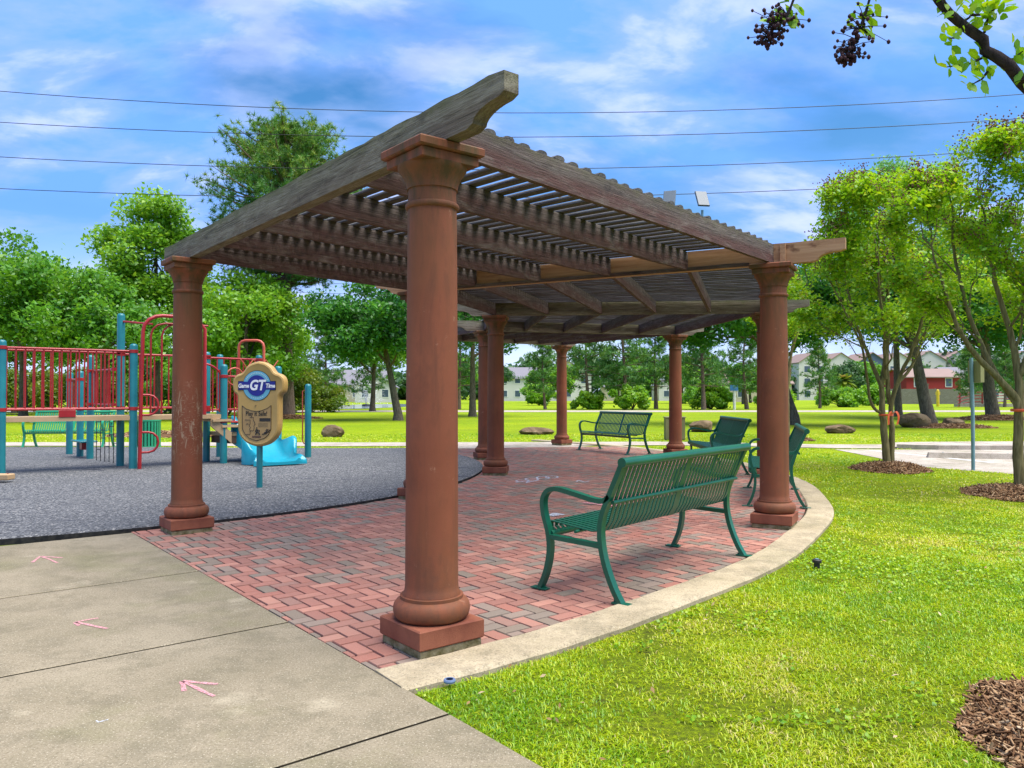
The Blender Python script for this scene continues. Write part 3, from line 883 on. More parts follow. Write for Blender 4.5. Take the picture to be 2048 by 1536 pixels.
for b in range(4):
    o0, i0, o1, i1 = colpt(0, b), colpt(1, b), colpt(0, b + 1), colpt(1, b + 1)
    d0, d1 = (o0 - i0).normalized(), (o1 - i1).normalized()
    for k in range(6):
        t = k / 5
        a = i0.lerp(o0, t); c = i1.lerp(o1, t)
        d = (c - a).normalized()
        g0_ = 0.045 / max(0.3, abs(d.cross(d0).z)); g1_ = 0.045 / max(0.3, abs(d.cross(d1).z))
        timber('rafter', a + d * g0_, c - d * g1_, ZB + 0.012, ZT - 0.004, 0.042, M_rafter_out if k == 5 else M_rafter, seed=100 + b * 10 + k)
    for s in range(slat_n):
        t = (s + 0.75) / (slat_n + 0.5)
        a = i0.lerp(i1, t) ; c = o0.lerp(o1, t)
        d = (c - a).normalized()
        ov = 0.004 + random.uniform(-0.012, 0.014)
        z = ZT + random.uniform(0, 0.004)
        ln = (c - a).length + 0.05 + ov; wd = 0.084 * random.uniform(0.93, 1.06) / 2; hh = 0.028
        sec_ = [(-wd, 0), (wd, 0), (wd, hh * 0.45), (wd * 0.72, hh * 0.88), (wd * 0.25, hh), (-wd * 0.25, hh), (-wd * 0.72, hh * 0.88), (-wd, hh * 0.45)]
        m_ = MB(); m_.add([(x, y, zz_ - hh / 2) for x in (0, ln) for y, zz_ in sec_], [(k, k + 8, (k + 1) % 8 + 8, (k + 1) % 8) for k in range(8)] + [tuple(range(8)), tuple(range(15, 7, -1))])
        st0 = a - d * 0.05
        o = m_.build('slat', M_slat, perg); o.location = Vector((st0.x, st0.y, z - 0.002 + hh / 2)) - perg.location
        o.rotation_euler = (random.uniform(-0.03, 0.03), 0, math.atan2(d.y, d.x))
# solar flood lights clamped to the roof
def solar(loc, rz, lab):
    t = empty('solar_light', loc, rz)
    tag(t, lab, 'solar light', 'solar lights on the pergola roof')
    MB().tube([(0, 0, 0), (0, 0, 0.10)], 0.012, 8).build('stem', M_galv, t)
    rot = Matrix.Rotation(R(62), 3, 'X')
    p_ = MB().box((0, 0, 0.20), (0.105, 0.16, 0.02), rot, 0.003).build('panel', bench_paint('solar_panel_face', (0.045, 0.075, 0.10), (0.07, 0.10, 0.13), 0.4), t)
    MB().box((0, 0.028, 0.214), (0.09, 0.14, 0.004), rot).build('cell', bench_paint('solar_cell', (0.05, 0.10, 0.16), (0.07, 0.13, 0.19), 0.2), p_)
po, pn = colpt(0, 0), colpt(0, 1)
solar((1.66, 6.72, ZT + 0.03), R(10), 'small solar light on a stem standing up clear of the pergola roof edge')
solar((1.37, 6.70, ZT + 0.03), R(-20), 'small solar light half hidden behind the mossy pergola roof edge')

# ------------------------------------------------------------------ benches
def arc_pts(pts, n=6):
    """Catmull-Rom through 2D/3D points"""
    P = [Vector(p) for p in pts]; P = [P[0] * 2 - P[1]] + P + [P[-1] * 2 - P[-2]]
    out = []
    for i in range(1, len(P) - 2):
        for k in range(n):
            t = k / n
            out.append(0.5 * ((2 * P[i]) + (P[i + 1] - P[i - 1]) * t + (2 * P[i - 1] - 5 * P[i] + 4 * P[i + 1] - P[i + 2]) * t * t + (3 * P[i] - P[i - 1] - 3 * P[i + 1] + P[i + 2]) * t ** 3))
    out.append(P[-2])
    return out
def bar(mbx, pts, wx, wt):
    """flat bar swept in the y-z plane: pts (y,z), width wx along x, thickness wt"""
    n_ = len(pts); Vv = []; x0 = pts[0][0] if len(pts[0]) == 3 else 0
    P = [Vector((0, p[1], p[2])) if len(p) == 3 else Vector((0, p[0], p[1])) for p in pts]
    for i in range(n_):
        t = (P[min(i + 1, n_ - 1)] - P[max(i - 1, 0)]).normalized()
        nrm = Vector((0, -t.z, t.y)) * (wt / 2)
        for sx_, q in ((-1, 1), (1, 1), (1, -1), (-1, -1)):
            v = P[i] + nrm * q
            Vv.append((x0 + sx_ * wx / 2, v.y, v.z))
    Fv = [(0, 1, 2, 3), tuple((n_ - 1) * 4 + k for k in (3, 2, 1, 0))]
    for i in range(n_ - 1):
        for k in range(4):
            q = (k + 1) % 4
            Fv.append((i * 4 + q, i * 4 + k, (i + 1) * 4 + k, (i + 1) * 4 + q))
    mbx.add(Vv, Fv)
SEAT = [(0.205, 0.375), (0.255, 0.372), (0.287, 0.395), (0.285, 0.43), (0.250, 0.447), (0.10, 0.432), (-0.08, 0.412), (-0.165, 0.425), (-0.205, 0.49), (-0.245, 0.62), (-0.335, 0.855)]
def make_bench(mat, label, Lb=1.90, straight=False):
    t = empty('bench'); tag(t, label, 'bench', 'green slatted metal benches')
    HX = Lb / 2 - 0.025
    for sx_ in (-1, 1):
        m_ = MB()
        rear = arc_pts([(-0.325, 0.0), (-0.265, 0.10), (-0.205, 0.25), (-0.178, 0.40), (-0.19, 0.52), (-0.235, 0.635), (-0.345, 0.875)], 4)
        bar(m_, [(sx_ * HX, p.x, p.y) for p in [Vector((q.x, q.y)) for q in rear]], 0.05, 0.032)
        m_.build('back_frame', mat, t, smooth=40)
        m_ = MB()
        fr = arc_pts([(0.30, 0.0), (0.245, 0.12), (0.215, 0.26), (0.225, 0.38), (0.262, 0.50), (0.268, 0.595), (0.225, 0.655), (0.14, 0.668), (0.0, 0.645), (-0.13, 0.622), (-0.20, 0.622), (-0.245, 0.655)], 4)
        bar(m_, [(sx_ * HX, p.x, p.y) for p in fr], 0.05, 0.030)
        m_.build('front_leg_and_arm', mat, t, smooth=40)
        m_ = MB(); bar(m_, [(sx_ * HX, 0.22, 0.355), (sx_ * HX, -0.185, 0.34)], 0.045, 0.03); m_.build('side_rail', mat, t)
        for y in (-0.325, 0.30):
            f = MB().box((sx_ * HX, y + 0.0, 0.006), (0.055, 0.12, 0.010), None, 0.002).build('foot_plate', mat, t)
            MB().lathe([(0.010, 0.010), (0.010, 0.020), (0.004, 0.022)], 8, (sx_ * HX, y + (0.045 if y < 0 else -0.045), 0)).build('bolt', mat, f)
    MB().tube([(-HX - 0.03, -0.345, 0.868), (HX + 0.03, -0.345, 0.868)], 0.030, 14).build('top_rail', mat, t, smooth=50)
    MB().tube([(-HX, 0.215, 0.372), (HX, 0.215, 0.372)], 0.022, 10).build('front_rail', mat, t, smooth=50)
    MB().tube([(-HX, -0.262, 0.615), (HX, -0.262, 0.615)], 0.013, 8).build('back_stiffener', mat, t, smooth=50)
    MB().tube([(-HX, 0.02, 0.405), (HX, 0.02, 0.405)], 0.011, 8).build('seat_stiffener', mat, t, smooth=50)
    m_ = MB(); bar(m_, SEAT, 0.031, 0.006)
    me = one(m_, 'slat', mat, 40)
    pitch = 0.0525; nsl = int((Lb - 0.10) / pitch)
    for i in range(nsl):
        o = bpy.data.objects.new('slat', me); COL.objects.link(o); o.parent = t
        o.location = ((i - (nsl - 1) / 2) * pitch, 0, 0)
    m_ = MB(); bar(m_, [(p[0] * 1.0, p[1] - 0.004) for p in SEAT], 0.085, 0.004); m_.build('centre_strap', mat, t, smooth=40)
    return t
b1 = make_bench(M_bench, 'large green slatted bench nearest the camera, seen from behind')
def face_c(o, x, y, ang=None):
    o.location = (x, y, 0)
    d = Vector((CX - x, CY - y, 0)) if ang is None else Vector((math.cos(ang), math.sin(ang), 0))
    o.rotation_euler = (0, 0, math.atan2(d.y, d.x) - math.pi / 2)
bx, by = 1.007, 5.655
d = Vector((0.636, 0.772, 0))
b1.location = (bx, by, 0.0); b1.rotation_euler = (0, 0, math.atan2(0.772, 0.636))
b4 = copy_tree(b1); b4['label'] = 'green slatted bench mostly hidden by the right-hand column, seen from its side'
face_c(b4, 3.60 - 0.33, 9.62 + 0.10, math.pi - 0.295)
b3 = copy_tree(b1); b3['label'] = 'green bench between the two right columns, facing left'
face_c(b3, 3.50, 13.36, math.pi - 0.03)
b2 = copy_tree(b1); b2['label'] = 'green bench at the far end of the patio, between two far columns'
face_c(b2, 2.27, 17.46, math.pi + 0.50)

# ------------------------------------------------------------------ playground
play = empty('play_structure', (-6.42, 13.10, 0.036))
tag(play, 'playground climber with teal posts, red railings, tan decks and a short cyan slide', 'play structure')
def P_(x, y, z): return (x, y, z)
def pw(m_, name, mat, parent=None, smooth=False):      # part in world coordinates under the play structure
    o = m_.build(name, mat, parent or play, smooth=smooth)
    if parent is None: o.location = -Vector(play.location)
    return o
posts = [(-7.93, 12.0, 2.14), (-8.41, 12.5, 2.14), (-6.42, 13.1, 2.15), (-6.90, 13.62, 2.72), (-5.73, 14.5, 2.09), (-5.26, 14.1, 1.84),
         (-9.33, 16.3, 1.76), (-8.77, 15.7, 1.77), (-8.24, 15.1, 2.06), (-5.03, 15.35, 2.07), (-4.54, 15.0, 1.84), (-4.09, 15.5, 1.50), (-5.9, 15.6, 2.1)]
for x, y, h in posts:
    pw(MB().lathe([(0.064, 0.03), (0.064, h - 0.05), (0.058, h - 0.022), (0.042, h - 0.006), (0.018, h)], 16, (x, y, 0)), 'post', M_teal, smooth=50)
def railing(a, b, z0, z1, nb, mat=M_red, rr=0.021, br=0.0135):
    a, b = Vector((a[0], a[1], 0)), Vector((b[0], b[1], 0))
    m_ = MB()
    zz = lambda z, t: z if not hasattr(z, '__len__') else z[0] + (z[1] - z[0]) * t
    m_.tube([(a.x, a.y, zz(z1, 0)), (b.x, b.y, zz(z1, 1))], rr, 10)
    o = pw(m_, 'railing', mat, smooth=50)
    MB().tube([(a.x, a.y, zz(z0, 0)), (b.x, b.y, zz(z0, 1))], rr, 10).build('bottom_rail', mat, o, smooth=50)
    dd_ = (b - a).normalized()
    for z in (z0, z1):
        for e, t_ in ((a, 0), (b, 1)):
            MB().lathe([(0.066, -0.028), (0.073, -0.026), (0.073, 0.026), (0.066, 0.028)], 14, (e.x, e.y, zz(z, t_)), False).build('clamp', mat, o, smooth=40)
    for i in range(nb):
        t = (i + 0.5) / nb; p = a.lerp(b, t)
        MB().tube([(p.x, p.y, zz(z0, t)), (p.x, p.y, zz(z1, t))], br, 8).build('baluster', mat, o, smooth=50)
    return o
railing((-7.93, 12.0), (-6.42, 13.1), 1.05, 2.02, 15)
railing((-8.41, 12.5), (-6.90, 13.62), 1.05, 2.02, 15)
railing((-6.90, 13.62), (-5.73, 14.5), 1.05, 2.0, 12)
railing((-5.73, 14.5), (-5.03, 15.35), 1.0, 1.98, 8)
railing((-5.26, 14.1), (-4.54, 15.0), (0.80, 0.72), (1.62, 1.62), 8)
railing((-9.33, 16.3), (-8.77, 15.7), 1.0, 1.6, 5)
railing((-8.24, 15.1), (-7.3, 14.2), 1.1, 1.75, 8)
# climbing panel of crossing bars above the lower deck
for k in range(3):
    x0, y0 = -5.05 + 0.17 * k, 14.36 + 0.21 * k
    pw(MB().tube([(x0, y0, 1.62), (x0 + 0.17, y0 + 0.21, 1.95)], 0.011, 8), 'cross_bar', M_orangered)
    pw(MB().tube([(x0 + 0.17, y0 + 0.21, 1.62), (x0, y0, 1.95)], 0.011, 8), 'cross_bar', M_orangered)
ringp = [(-5.12 + 0.11 * math.cos(t * 0.4), 14.27 + 0.12 * math.cos(t * 0.4), 1.62 + 0.16 * math.sin(t * 0.4)) for t in range(17)]
pw(MB().tube(ringp, 0.014, 8), 'ring_bar', M_orangered, smooth=50)
# pentagon guard by the steps
pw(MB().tube(arc_pts([(-5.55, 13.85, 0.98), (-5.55, 13.85, 1.75), (-5.42, 13.97, 1.80), (-5.28, 14.10, 1.62), (-5.24, 14.13, 1.5), (-5.24, 14.13, 0.85)], 4), 0.02, 8), 'guard_loop', M_red, smooth=50)
for k in range(3):
    q = 0.25 * (k + 0.5)
    pw(MB().tube([(-5.55 + q * 0.36, 13.85 + q * 0.34, 0.97), (-5.55 + q * 0.36, 13.85 + q * 0.34, 1.74)], 0.013, 8), 'guard_bar', M_red)
# decks
def deck(pts, z, th, mat, name='deck'):
    pw(MB().prism(pts, z - th, z), name, mat)
deck([(-7.95, 11.97), (-6.40, 13.08), (-6.90, 13.65), (-8.45, 12.54)], 0.93, 0.075, M_tan, 'bridge_deck')
deck([(-6.36, 13.12), (-5.24, 14.08), (-5.74, 14.52), (-6.86, 13.66)], 0.93, 0.075, M_tan)
deck([(-5.20, 14.15), (-4.50, 14.98), (-5.02, 15.38), (-5.70, 14.54)], 0.60, 0.07, M_tan)
deck([(-5.18, 14.18), (-4.53, 14.95), (-5.02, 15.33), (-5.66, 14.55)], 0.52, 0.13, M_brown, 'deck_frame')
# sloped side board of the steps
st = MB()
a0_, a1_ = Vector((-5.42, 13.92, 0.92)), Vector((-5.12, 14.12, 0.60))
st.add([tuple(a0_), tuple(a1_), tuple(a1_ - Vector((0, 0, 0.2))), tuple(a0_ - Vector((0, 0, 0.2))),
        tuple(a0_ + Vector((-.03, .03, 0))), tuple(a1_ + Vector((-.03, .03, 0))), tuple(a1_ + Vector((-.03, .03, -.2))), tuple(a0_ + Vector((-.03, .03, -.2)))],
       [(0, 1, 2, 3), (7, 6, 5, 4), (0, 4, 5, 1), (1, 5, 6, 2), (2, 6, 7, 3), (3, 7, 4, 0)])
pw(st, 'step_stringer', M_tan)
for k in range(2): pw(MB().box((-5.42 + 0.12 * k, 14.2 + 0.12 * k, 0.82 - 0.11 * k), (0.35, 0.55, 0.04), Matrix.Rotation(R(42), 3, 'Z')), 'step', M_tan)
pw(MB().box((-7.2, 12.51, 0.98), (0.24, 0.03, 0.12), Matrix.Rotation(R(36), 3, 'Z'), 0.004), 'bridge_bracket', M_red)
# loop climber: bent pole with D-loops, and arch behind it
pole = [(-6.27, 13.02, 0.03), (-6.26, 13.03, 1.0), (-6.24, 13.05, 2.36)] + [(-6.24 + 0.24 * (1 - math.cos(t)), 13.05 + 0.2 * (1 - math.cos(t)), 2.36 + 0.28 * math.sin(t)) for t in (0.4, 0.8, 1.2, 1.57)] + [(-5.75, 13.46, 2.64), (-5.55, 13.64, 2.60), (-5.46, 13.72, 2.45), (-5.46, 13.72, 0.93)]
pw(MB().tube(pole, 0.031, 12), 'climber_pole', M_red, smooth=50)
for z in (1.11, 0.48):
    lp = [(0.0, 0.17), (0.14, 0.17)] + [(0.14 + 0.17 * math.sin(t), 0.17 * math.cos(t)) for t in (0.5, 1.0, 1.57, 2.1, 2.6)] + [(0.14, -0.17), (0.0, -0.17)]
    pw(MB().tube([(-6.265 + a * 0.80, 13.03 + a * 0.4, z + b) for a, b in lp], 0.019, 8), 'climber_loop', M_red, smooth=50)
for off in (0.0, 0.13):
    q = [(-6.2 + off, 13.25 + off, 0.96), (-6.2 + off, 13.25 + off, 2.30)] + [(-6.2 + off + 0.18 * (1 - math.cos(t)), 13.25 + off + 0.15 * (1 - math.cos(t)), 2.30 + 0.22 * math.sin(t)) for t in (0.5, 1.0, 1.57)] + [(-5.6 + off, 13.75 + off, 2.52)]
    pw(MB().tube(q, 0.018, 8), 'arch_bar', M_red, smooth=50)
pw(MB().tube([(-6.90, 13.62, 2.58), (-6.2, 13.3, 2.5)], 0.018, 8), 'top_bar', M_red, smooth=50)
# tall hoop behind the sign
hoop = [(-5.36, 15.15, 0.60), (-5.36, 15.15, 2.22)] + [(-5.36 + 0.13 * (1 - math.cos(t)), 15.15, 2.22 + 0.13 * math.sin(t)) for t in (0.5, 1.0, 1.57)] + [(-5.0, 15.15, 2.35)] + [(-5.0 + 0.13 * math.sin(t), 15.15, 2.22 + 0.13 * math.cos(t)) for t in (0.5, 1.0, 1.57)] + [(-4.87, 15.15, 0.60)]
pw(MB().tube(hoop, 0.026, 10), 'hoop', M_orangered, smooth=50)
# thin handle on the lone post
pw(MB().tube([(-4.09, 15.5, 1.40), (-4.2, 15.5, 1.36), (-4.2, 15.5, 0.36), (-4.17, 15.5, 0.31), (-4.09, 15.5, 0.30)], 0.013, 8), 'handle', M_orangered, smooth=50)
# chain net hanging under the deck
net = empty('chain_net'); net.parent = play
A_, B_ = Vector((-7.95, 14.75, 0)), Vector((-7.05, 13.95, 0))
for k in range(6):
    p = A_.lerp(B_, (k + 0.3) / 6); m_ = MB(); z = 0.93; i = 0
    while z > 0.06:
        if i % 2 == 0: m_.box((p.x, p.y, z - 0.03), (0.014, 0.007, 0.05))
        else: m_.box((p.x, p.y, z - 0.03), (0.007, 0.014, 0.05))
        z -= 0.043; i += 1
    o = m_.build('chain', M_chain, net); o.location = -Vector(play.location)
for k in range(9):
    p = A_.lerp(B_, ((k % 5) + 0.3) / 6); p2 = A_.lerp(B_, ((k % 5) + 1.3) / 6); z = 0.25 + 0.075 * ((k * 5) % 9)
    o = MB().tube([(p.x, p.y, z), (p2.x, p2.y, z)], 0.009, 6).build('rung', M_chain, net); o.location = -Vector(play.location)
pw(MB().box((-8.55, 15.45, 0.36), (0.75, 0.3, 0.035), Matrix.Rotation(R(-47), 3, 'Z'), 0.01), 'seat_board', M_teal)
pw(MB().box((-8.55, 15.45, 0.26), (0.16, 0.12, 0.14), Matrix.Rotation(R(-47), 3, 'Z'), 0.01), 'seat_bracket', M_red)
# slide: trough with wavy walls
SD = Vector((0.58, -0.81, 0)); SN = Vector((0.81, 0.58, 0)); S0 = Vector((-4.93, 14.78, 0))
rows = []
NS = 26
for i in range(NS + 1):
    t = i / NS
    c = S0 + SD * (t * 1.52)
    if t < 0.72: zf = 0.58 - 0.46 * (t / 0.72) ** 0.9 + 0.035 * math.sin(t / 0.72 * math.pi * 2)
    else: zf = 0.115
    wl = 0.24 + 0.12 * math.sin(t * 4 * math.pi + 0.4)
    if t > 0.8: wl *= max(0.12, 1 - ((t - 0.8) / 0.2) ** 2 * 0.9)
    hw = 0.31 + 0.05 * t
    bul = 0.07 * math.sin(t * 4 * math.pi + 0.4)
    prof = [(-hw - 0.09 - bul, zf - 0.06 - (0.07 if t < 0.75 else 0.0)), (-hw - 0.085 - bul, zf + wl - 0.02), (-hw - 0.06 - bul, zf + wl), (-hw - 0.03 - bul * .5, zf + wl - 0.02), (-hw + 0.03, zf + 0.05), (-hw + 0.10, zf), (0, zf - 0.012),
            (hw - 0.10, zf), (hw - 0.03, zf + 0.05), (hw + 0.03 + bul * .5, zf + wl - 0.02), (hw + 0.06 + bul, zf + wl), (hw + 0.085 + bul, zf + wl - 0.02), (hw + 0.09 + bul, zf - 0.06 - (0.07 if t < 0.75 else 0.0))]
    rows.append([tuple(c + SN * w + Vector((0, 0, max(z, 0.045)))) for w, z in prof])
m_ = MB(); q = len(rows[0])
m_.add([p for r in rows for p in r], [(i * q + k, i * q + k + 1, (i + 1) * q + k + 1, (i + 1) * q + k) for i in range(NS) for k in range(q - 1)] + [tuple(NS * q + k for k in range(q))])
pw(m_, 'slide', M_slide, smooth=60)

# ------------------------------------------------------------------ play area sign
def text_mesh(body, size, mat, name, parent, loc, shear=0.0, bold=0.0, align='CENTER', sx_=1.0):
    cu = bpy.data.curves.new('t', 'FONT'); cu.body = body; cu.size = size; cu.align_x = align; cu.align_y = 'CENTER'
    cu.shear = shear; cu.offset = bold; cu.extrude = 0.0015; cu.resolution_u = 3
    to = bpy.data.objects.new('t', cu); COL.objects.link(to)
    dg = bpy.context.evaluated_depsgraph_get()
    me = bpy.data.meshes.new_from_object(to.evaluated_get(dg))
    bpy.data.objects.remove(to)
    me.materials.clear()
    me.transform(Matrix(((sx_, 0, 0, 0), (0, 0, -1, 0), (0, 1, 0, 0), (0, 0, 0, 1))))     # stand up, facing -Y
    return link(name, me, mat, parent, loc)
sg = empty('play_sign', (-3.40, 10.42, 0.036), R(-9))
tag(sg, 'tan play sign on a teal post with a blue round logo and safety pictures', 'sign')
MB().lathe([(0.040, 0), (0.040, 0.95)], 16).build('post', M_teal, sg, smooth=50)
k_ = 0.001227
ol = [(325, 58), (400, 75), (470, 120), (515, 180), (580, 205), (622, 250), (632, 320), (618, 395), (575, 440), (572, 600), (568, 780), (540, 870), (470, 945), (390, 982), (325, 992),
      (260, 982), (175, 945), (105, 870), (82, 780), (78, 600), (75, 440), (32, 395), (18, 320), (28, 250), (70, 205), (135, 180), (180, 120), (245, 78)]
def cxz(p): return ((p[0] - 325) * k_, 1.695 - (p[1] - 60) * k_)
sm_ol = [cxz((p.x, p.y)) for p in arc_pts(ol + [ol[0]], 3)[:-1]]
def inset(pl, k):
    n_ = len(pl); out = []
    for i in range(n_):
        p, a, b = Vector(pl[i]), Vector(pl[i - 1]), Vector(pl[(i + 1) % n_])
        t = (b - a).normalized(); out.append(tuple(p + Vector((t.y, -t.x)) * k))
    return out
rings = [(sm_ol, 0.055), (sm_ol, -0.025)]
ar2 = sum(sm_ol[i][0] * sm_ol[(i + 1) % len(sm_ol)][1] - sm_ol[(i + 1) % len(sm_ol)][0] * sm_ol[i][1] for i in range(len(sm_ol)))
sgn = 1 if ar2 < 0 else -1
rings += [(inset(sm_ol, 0.012 * sgn), -0.048), (inset(sm_ol, 0.032 * sgn), -0.056), (inset(sm_ol, 0.050 * sgn), -0.050)]
Vv = [(x, y, z) for pl, y in rings for x, z in pl]; n_ = len(sm_ol)
Fv = [(r * n_ + i, r * n_ + (i + 1) % n_, (r + 1) * n_ + (i + 1) % n_, (r + 1) * n_ + i) for r in range(len(rings) - 1) for i in range(n_)]
Fv += [tuple(range(n_))[::-1], tuple((len(rings) - 1) * n_ + i for i in range(n_))]
MB().add(Vv, Fv).build('panel', M_signtan, sg, smooth=35)
YF = -0.051
def flat(poly, y, mat, name, parent, th=0.003):
    n_ = len(poly)
    Vv = [(x, y, z) for x, z in poly] + [(x, y - th, z) for x, z in poly]
    Fv = [tuple(range(n_, 2 * n_)), tuple(range(n_))[::-1]] + [(i, (i + 1) % n_, n_ + (i + 1) % n_, n_ + i) for i in range(n_)]
    return MB().add(Vv, Fv).build(name, mat, parent)
def line(pts, r, y, mat, name, parent):
    return MB().tube([(x, y, z) for x, z in pts], r, 6).build(name, mat, parent)
lc = cxz((312, 325))
def circ(c, r, n_=40, a0=0, a1=360): return [(c[0] + r * math.cos(R(a0 + (a1 - a0) * i / n_)), c[1] + r * math.sin(R(a0 + (a1 - a0) * i / n_))) for i in range(n_ + (0 if a1 - a0 == 360 else 1))]
badge = flat(circ(lc, 0.205), YF, M_black, 'badge', sg, 0.002)
bw, bh = 0.262, 0.054
ban = [(lc[0] - bw, lc[1] - bh), (lc[0] + bw, lc[1] - bh), (lc[0] + bw, lc[1] + bh), (lc[0] - bw, lc[1] + bh)]
ban_o = [(lc[0] - bw - .008, lc[1] - bh - .008), (lc[0] + bw + .008, lc[1] - bh - .008), (lc[0] + bw + .008, lc[1] + bh + .008), (lc[0] - bw - .008, lc[1] + bh + .008)]
flat(ban_o, YF - 0.0022, M_black, 'badge_border', badge, 0.002)
flat(circ(lc, 0.198), YF - 0.0044, M_ltblue, 'badge_ring', badge, 0.002)
flat(ban, YF - 0.0066, M_blue, 'badge_banner', badge, 0.002)
flat(circ(lc, 0.140), YF - 0.0090, M_blue, 'badge_disc', badge, 0.002)
text_mesh('GT', 0.19, M_white, 'logo_letters', badge, (lc[0] + 0.002, YF - 0.0135, lc[1]), 0.22, 0.006, sx_=0.86)
text_mesh('Game', 0.078, M_white, 'logo_word', badge, (lc[0] - 0.188, YF - 0.0115, lc[1] - 0.004), 0.1, 0.0025, sx_=0.82)
text_mesh('Time', 0.078, M_white, 'logo_word', badge, (lc[0] + 0.196, YF - 0.0115, lc[1] - 0.004), 0.1, 0.0025, sx_=0.82)
mk = MB()
for a in range(28, 153, 8):
    c = (lc[0] + 0.170 * math.cos(R(a)), lc[1] + 0.170 * math.sin(R(a)))
    mk.box((c[0], YF - 0.0072, c[1]), (0.012, 0.002, 0.018), Matrix.Rotation(R(90 - a), 3, 'Y'))
for a in range(245, 300, 9):
    c = (lc[0] + 0.170 * math.cos(R(a)), lc[1] + 0.170 * math.sin(R(a)))
    mk.box((c[0], YF - 0.0072, c[1]), (0.010, 0.002, 0.016), Matrix.Rotation(R(90 - a), 3, 'Y'))
tag(mk.build('ring_lettering', bench_paint('faint_print', (0.35, 0.5, 0.56), (0.42, 0.56, 0.62)), badge), kind='stuff')
# lower panel
lp = [(140, 545), (190, 580), (250, 600), (310, 606), (370, 598), (430, 575), (478, 540), (478, 800), (450, 860), (400, 900), (310, 925), (225, 900), (175, 855), (145, 800)]
lpp = [cxz(p) for p in lp]
pan = flat(lpp, YF, M_signpanel, 'picture_panel', sg, 0.002)
line(lpp + [lpp[0]], 0.0035, YF - 0.004, M_black, 'panel_outline', pan)
q = cxz((308, 632)); text_mesh('Play it Safe!', 0.085, M_black, 'sign_words', pan, (q[0], YF - 0.0045, q[1]), 0, 0.0008, sx_=0.80)
flat([cxz(p) for p in ((345, 715), (345, 680), (470, 680), (470, 715))], YF - 0.003, M_black, 'picture_bar', pan)
line([cxz(p) for p in ((175, 700), (235, 700), (235, 745), (222, 755), (240, 785), (228, 800), (238, 822), (235, 858), (190, 858))], 0.0032, YF - 0.004, M_black, 'face_outline', pan)
line([cxz(p) for p in ((232, 672), (272, 672), (272, 705), (282, 715), (293, 750), (278, 765), (283, 785), (275, 818), (240, 818))], 0.0032, YF - 0.004, M_black, 'face_outline', pan)
line([cxz(p) for p in ((190, 745), (215, 742))], 0.0035, YF - 0.004, M_black, 'face_outline', pan)
for y in (738, 750, 762, 774): line([cxz((328, y)), cxz((445, y))], 0.0012, YF - 0.003, M_black, 'text_line', pan)
def fig(parts, nm):
    m_ = MB()
    for r, pts in parts: m_.tube([(x, YF - 0.004, z) for x, z in [cxz(p) for p in pts]], r, 6)
    return m_.build(nm, M_black, pan)
fig([(0.010, ((313, 782), (313, 790))), (0.012, ((313, 800), (316, 830))), (0.007, ((313, 805), (295, 825))), (0.007, ((316, 806), (345, 815), (340, 835))), (0.009, ((316, 830), (300, 858))), (0.009, ((318, 830), (335, 842), (350, 860)))], 'walking_figure')
fig([(0.007, ((375, 855), (410, 850), (445, 835), (465, 805))), (0.009, ((400, 842), (430, 830), (436, 805))), (0.006, ((415, 815), (432, 818), (448, 800))), (0.008, ((426, 800), (430, 803)))], 'sliding_figure')
flat([cxz(p) for p in ((258, 895), (258, 875), (362, 875), (362, 895))], YF - 0.003, M_brown, 'maker_plate', pan, 0.002)
MB().lathe([(0.011, 0), (0.011, 0.004)], 10).build('bolt', M_black, sg).location = (cxz((298, 545))[0], YF - 0.002, cxz((298, 545))[1])

# ------------------------------------------------------------------ far playground bench, litter bin, beam
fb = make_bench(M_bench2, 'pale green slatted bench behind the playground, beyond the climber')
fb['group'] = 'green slatted metal benches'
fb.location = (-10.75, 18.75, 0.0); fb.rotation_euler = (0, 0, math.pi + R(3))
sheet('bench_pad', [(-12.0, 18.45), (-9.6, 18.45), (-9.6, 19.3), (-12.0, 19.3)], ZL + 0.02, M_path)
bn = empty('litter_bin', (-8.86, 18.75, -0.05)); tag(bn, 'round green slatted litter bin on the grass behind the climber', 'litter bin')
MB().lathe([(0.27, 0.05), (0.27, 0.70)], 20).build('liner', bench_paint('dark_liner', (0.01, 0.05, 0.03), (0.015, 0.07, 0.04)), bn)
for z in (0.06, 0.70): MB().lathe([(0.30, z), (0.325, z), (0.325, z + 0.045), (0.30, z + 0.045)], 24, cap=False).build('band', M_bench2, bn, smooth=40)
meS = one(MB().box((0.31, 0, 0.39), (0.008, 0.050, 0.64)), 'slat', M_bench2)
for k in range(26):
    o = bpy.data.objects.new('slat', meS); COL.objects.link(o); o.parent = bn; o.rotation_euler = (0, 0, 2 * math.pi * k / 26)
MB().lathe([(0.12, 0.0), (0.12, 0.05)], 12).build('foot', M_chain, bn)
bb = empty('balance_beam', (-7.9, 11.05, 0.036)); tag(bb, 'low tan balance beam on the rubber at the left edge', 'balance beam')
MB().box((0, 0, 0.075), (1.5, 0.17, 0.085), None, 0.012).build('plank', M_tan, bb)
MB().box((0.45, 0, 0.018), (0.14, 0.13, 0.036)).build('foot', M_brown, bb)
MB().lathe([(0.012, 0.0), (0.012, 0.006)], 8, (0.70, 0.0, 0.1175)).build('bolt', M_red, bb)

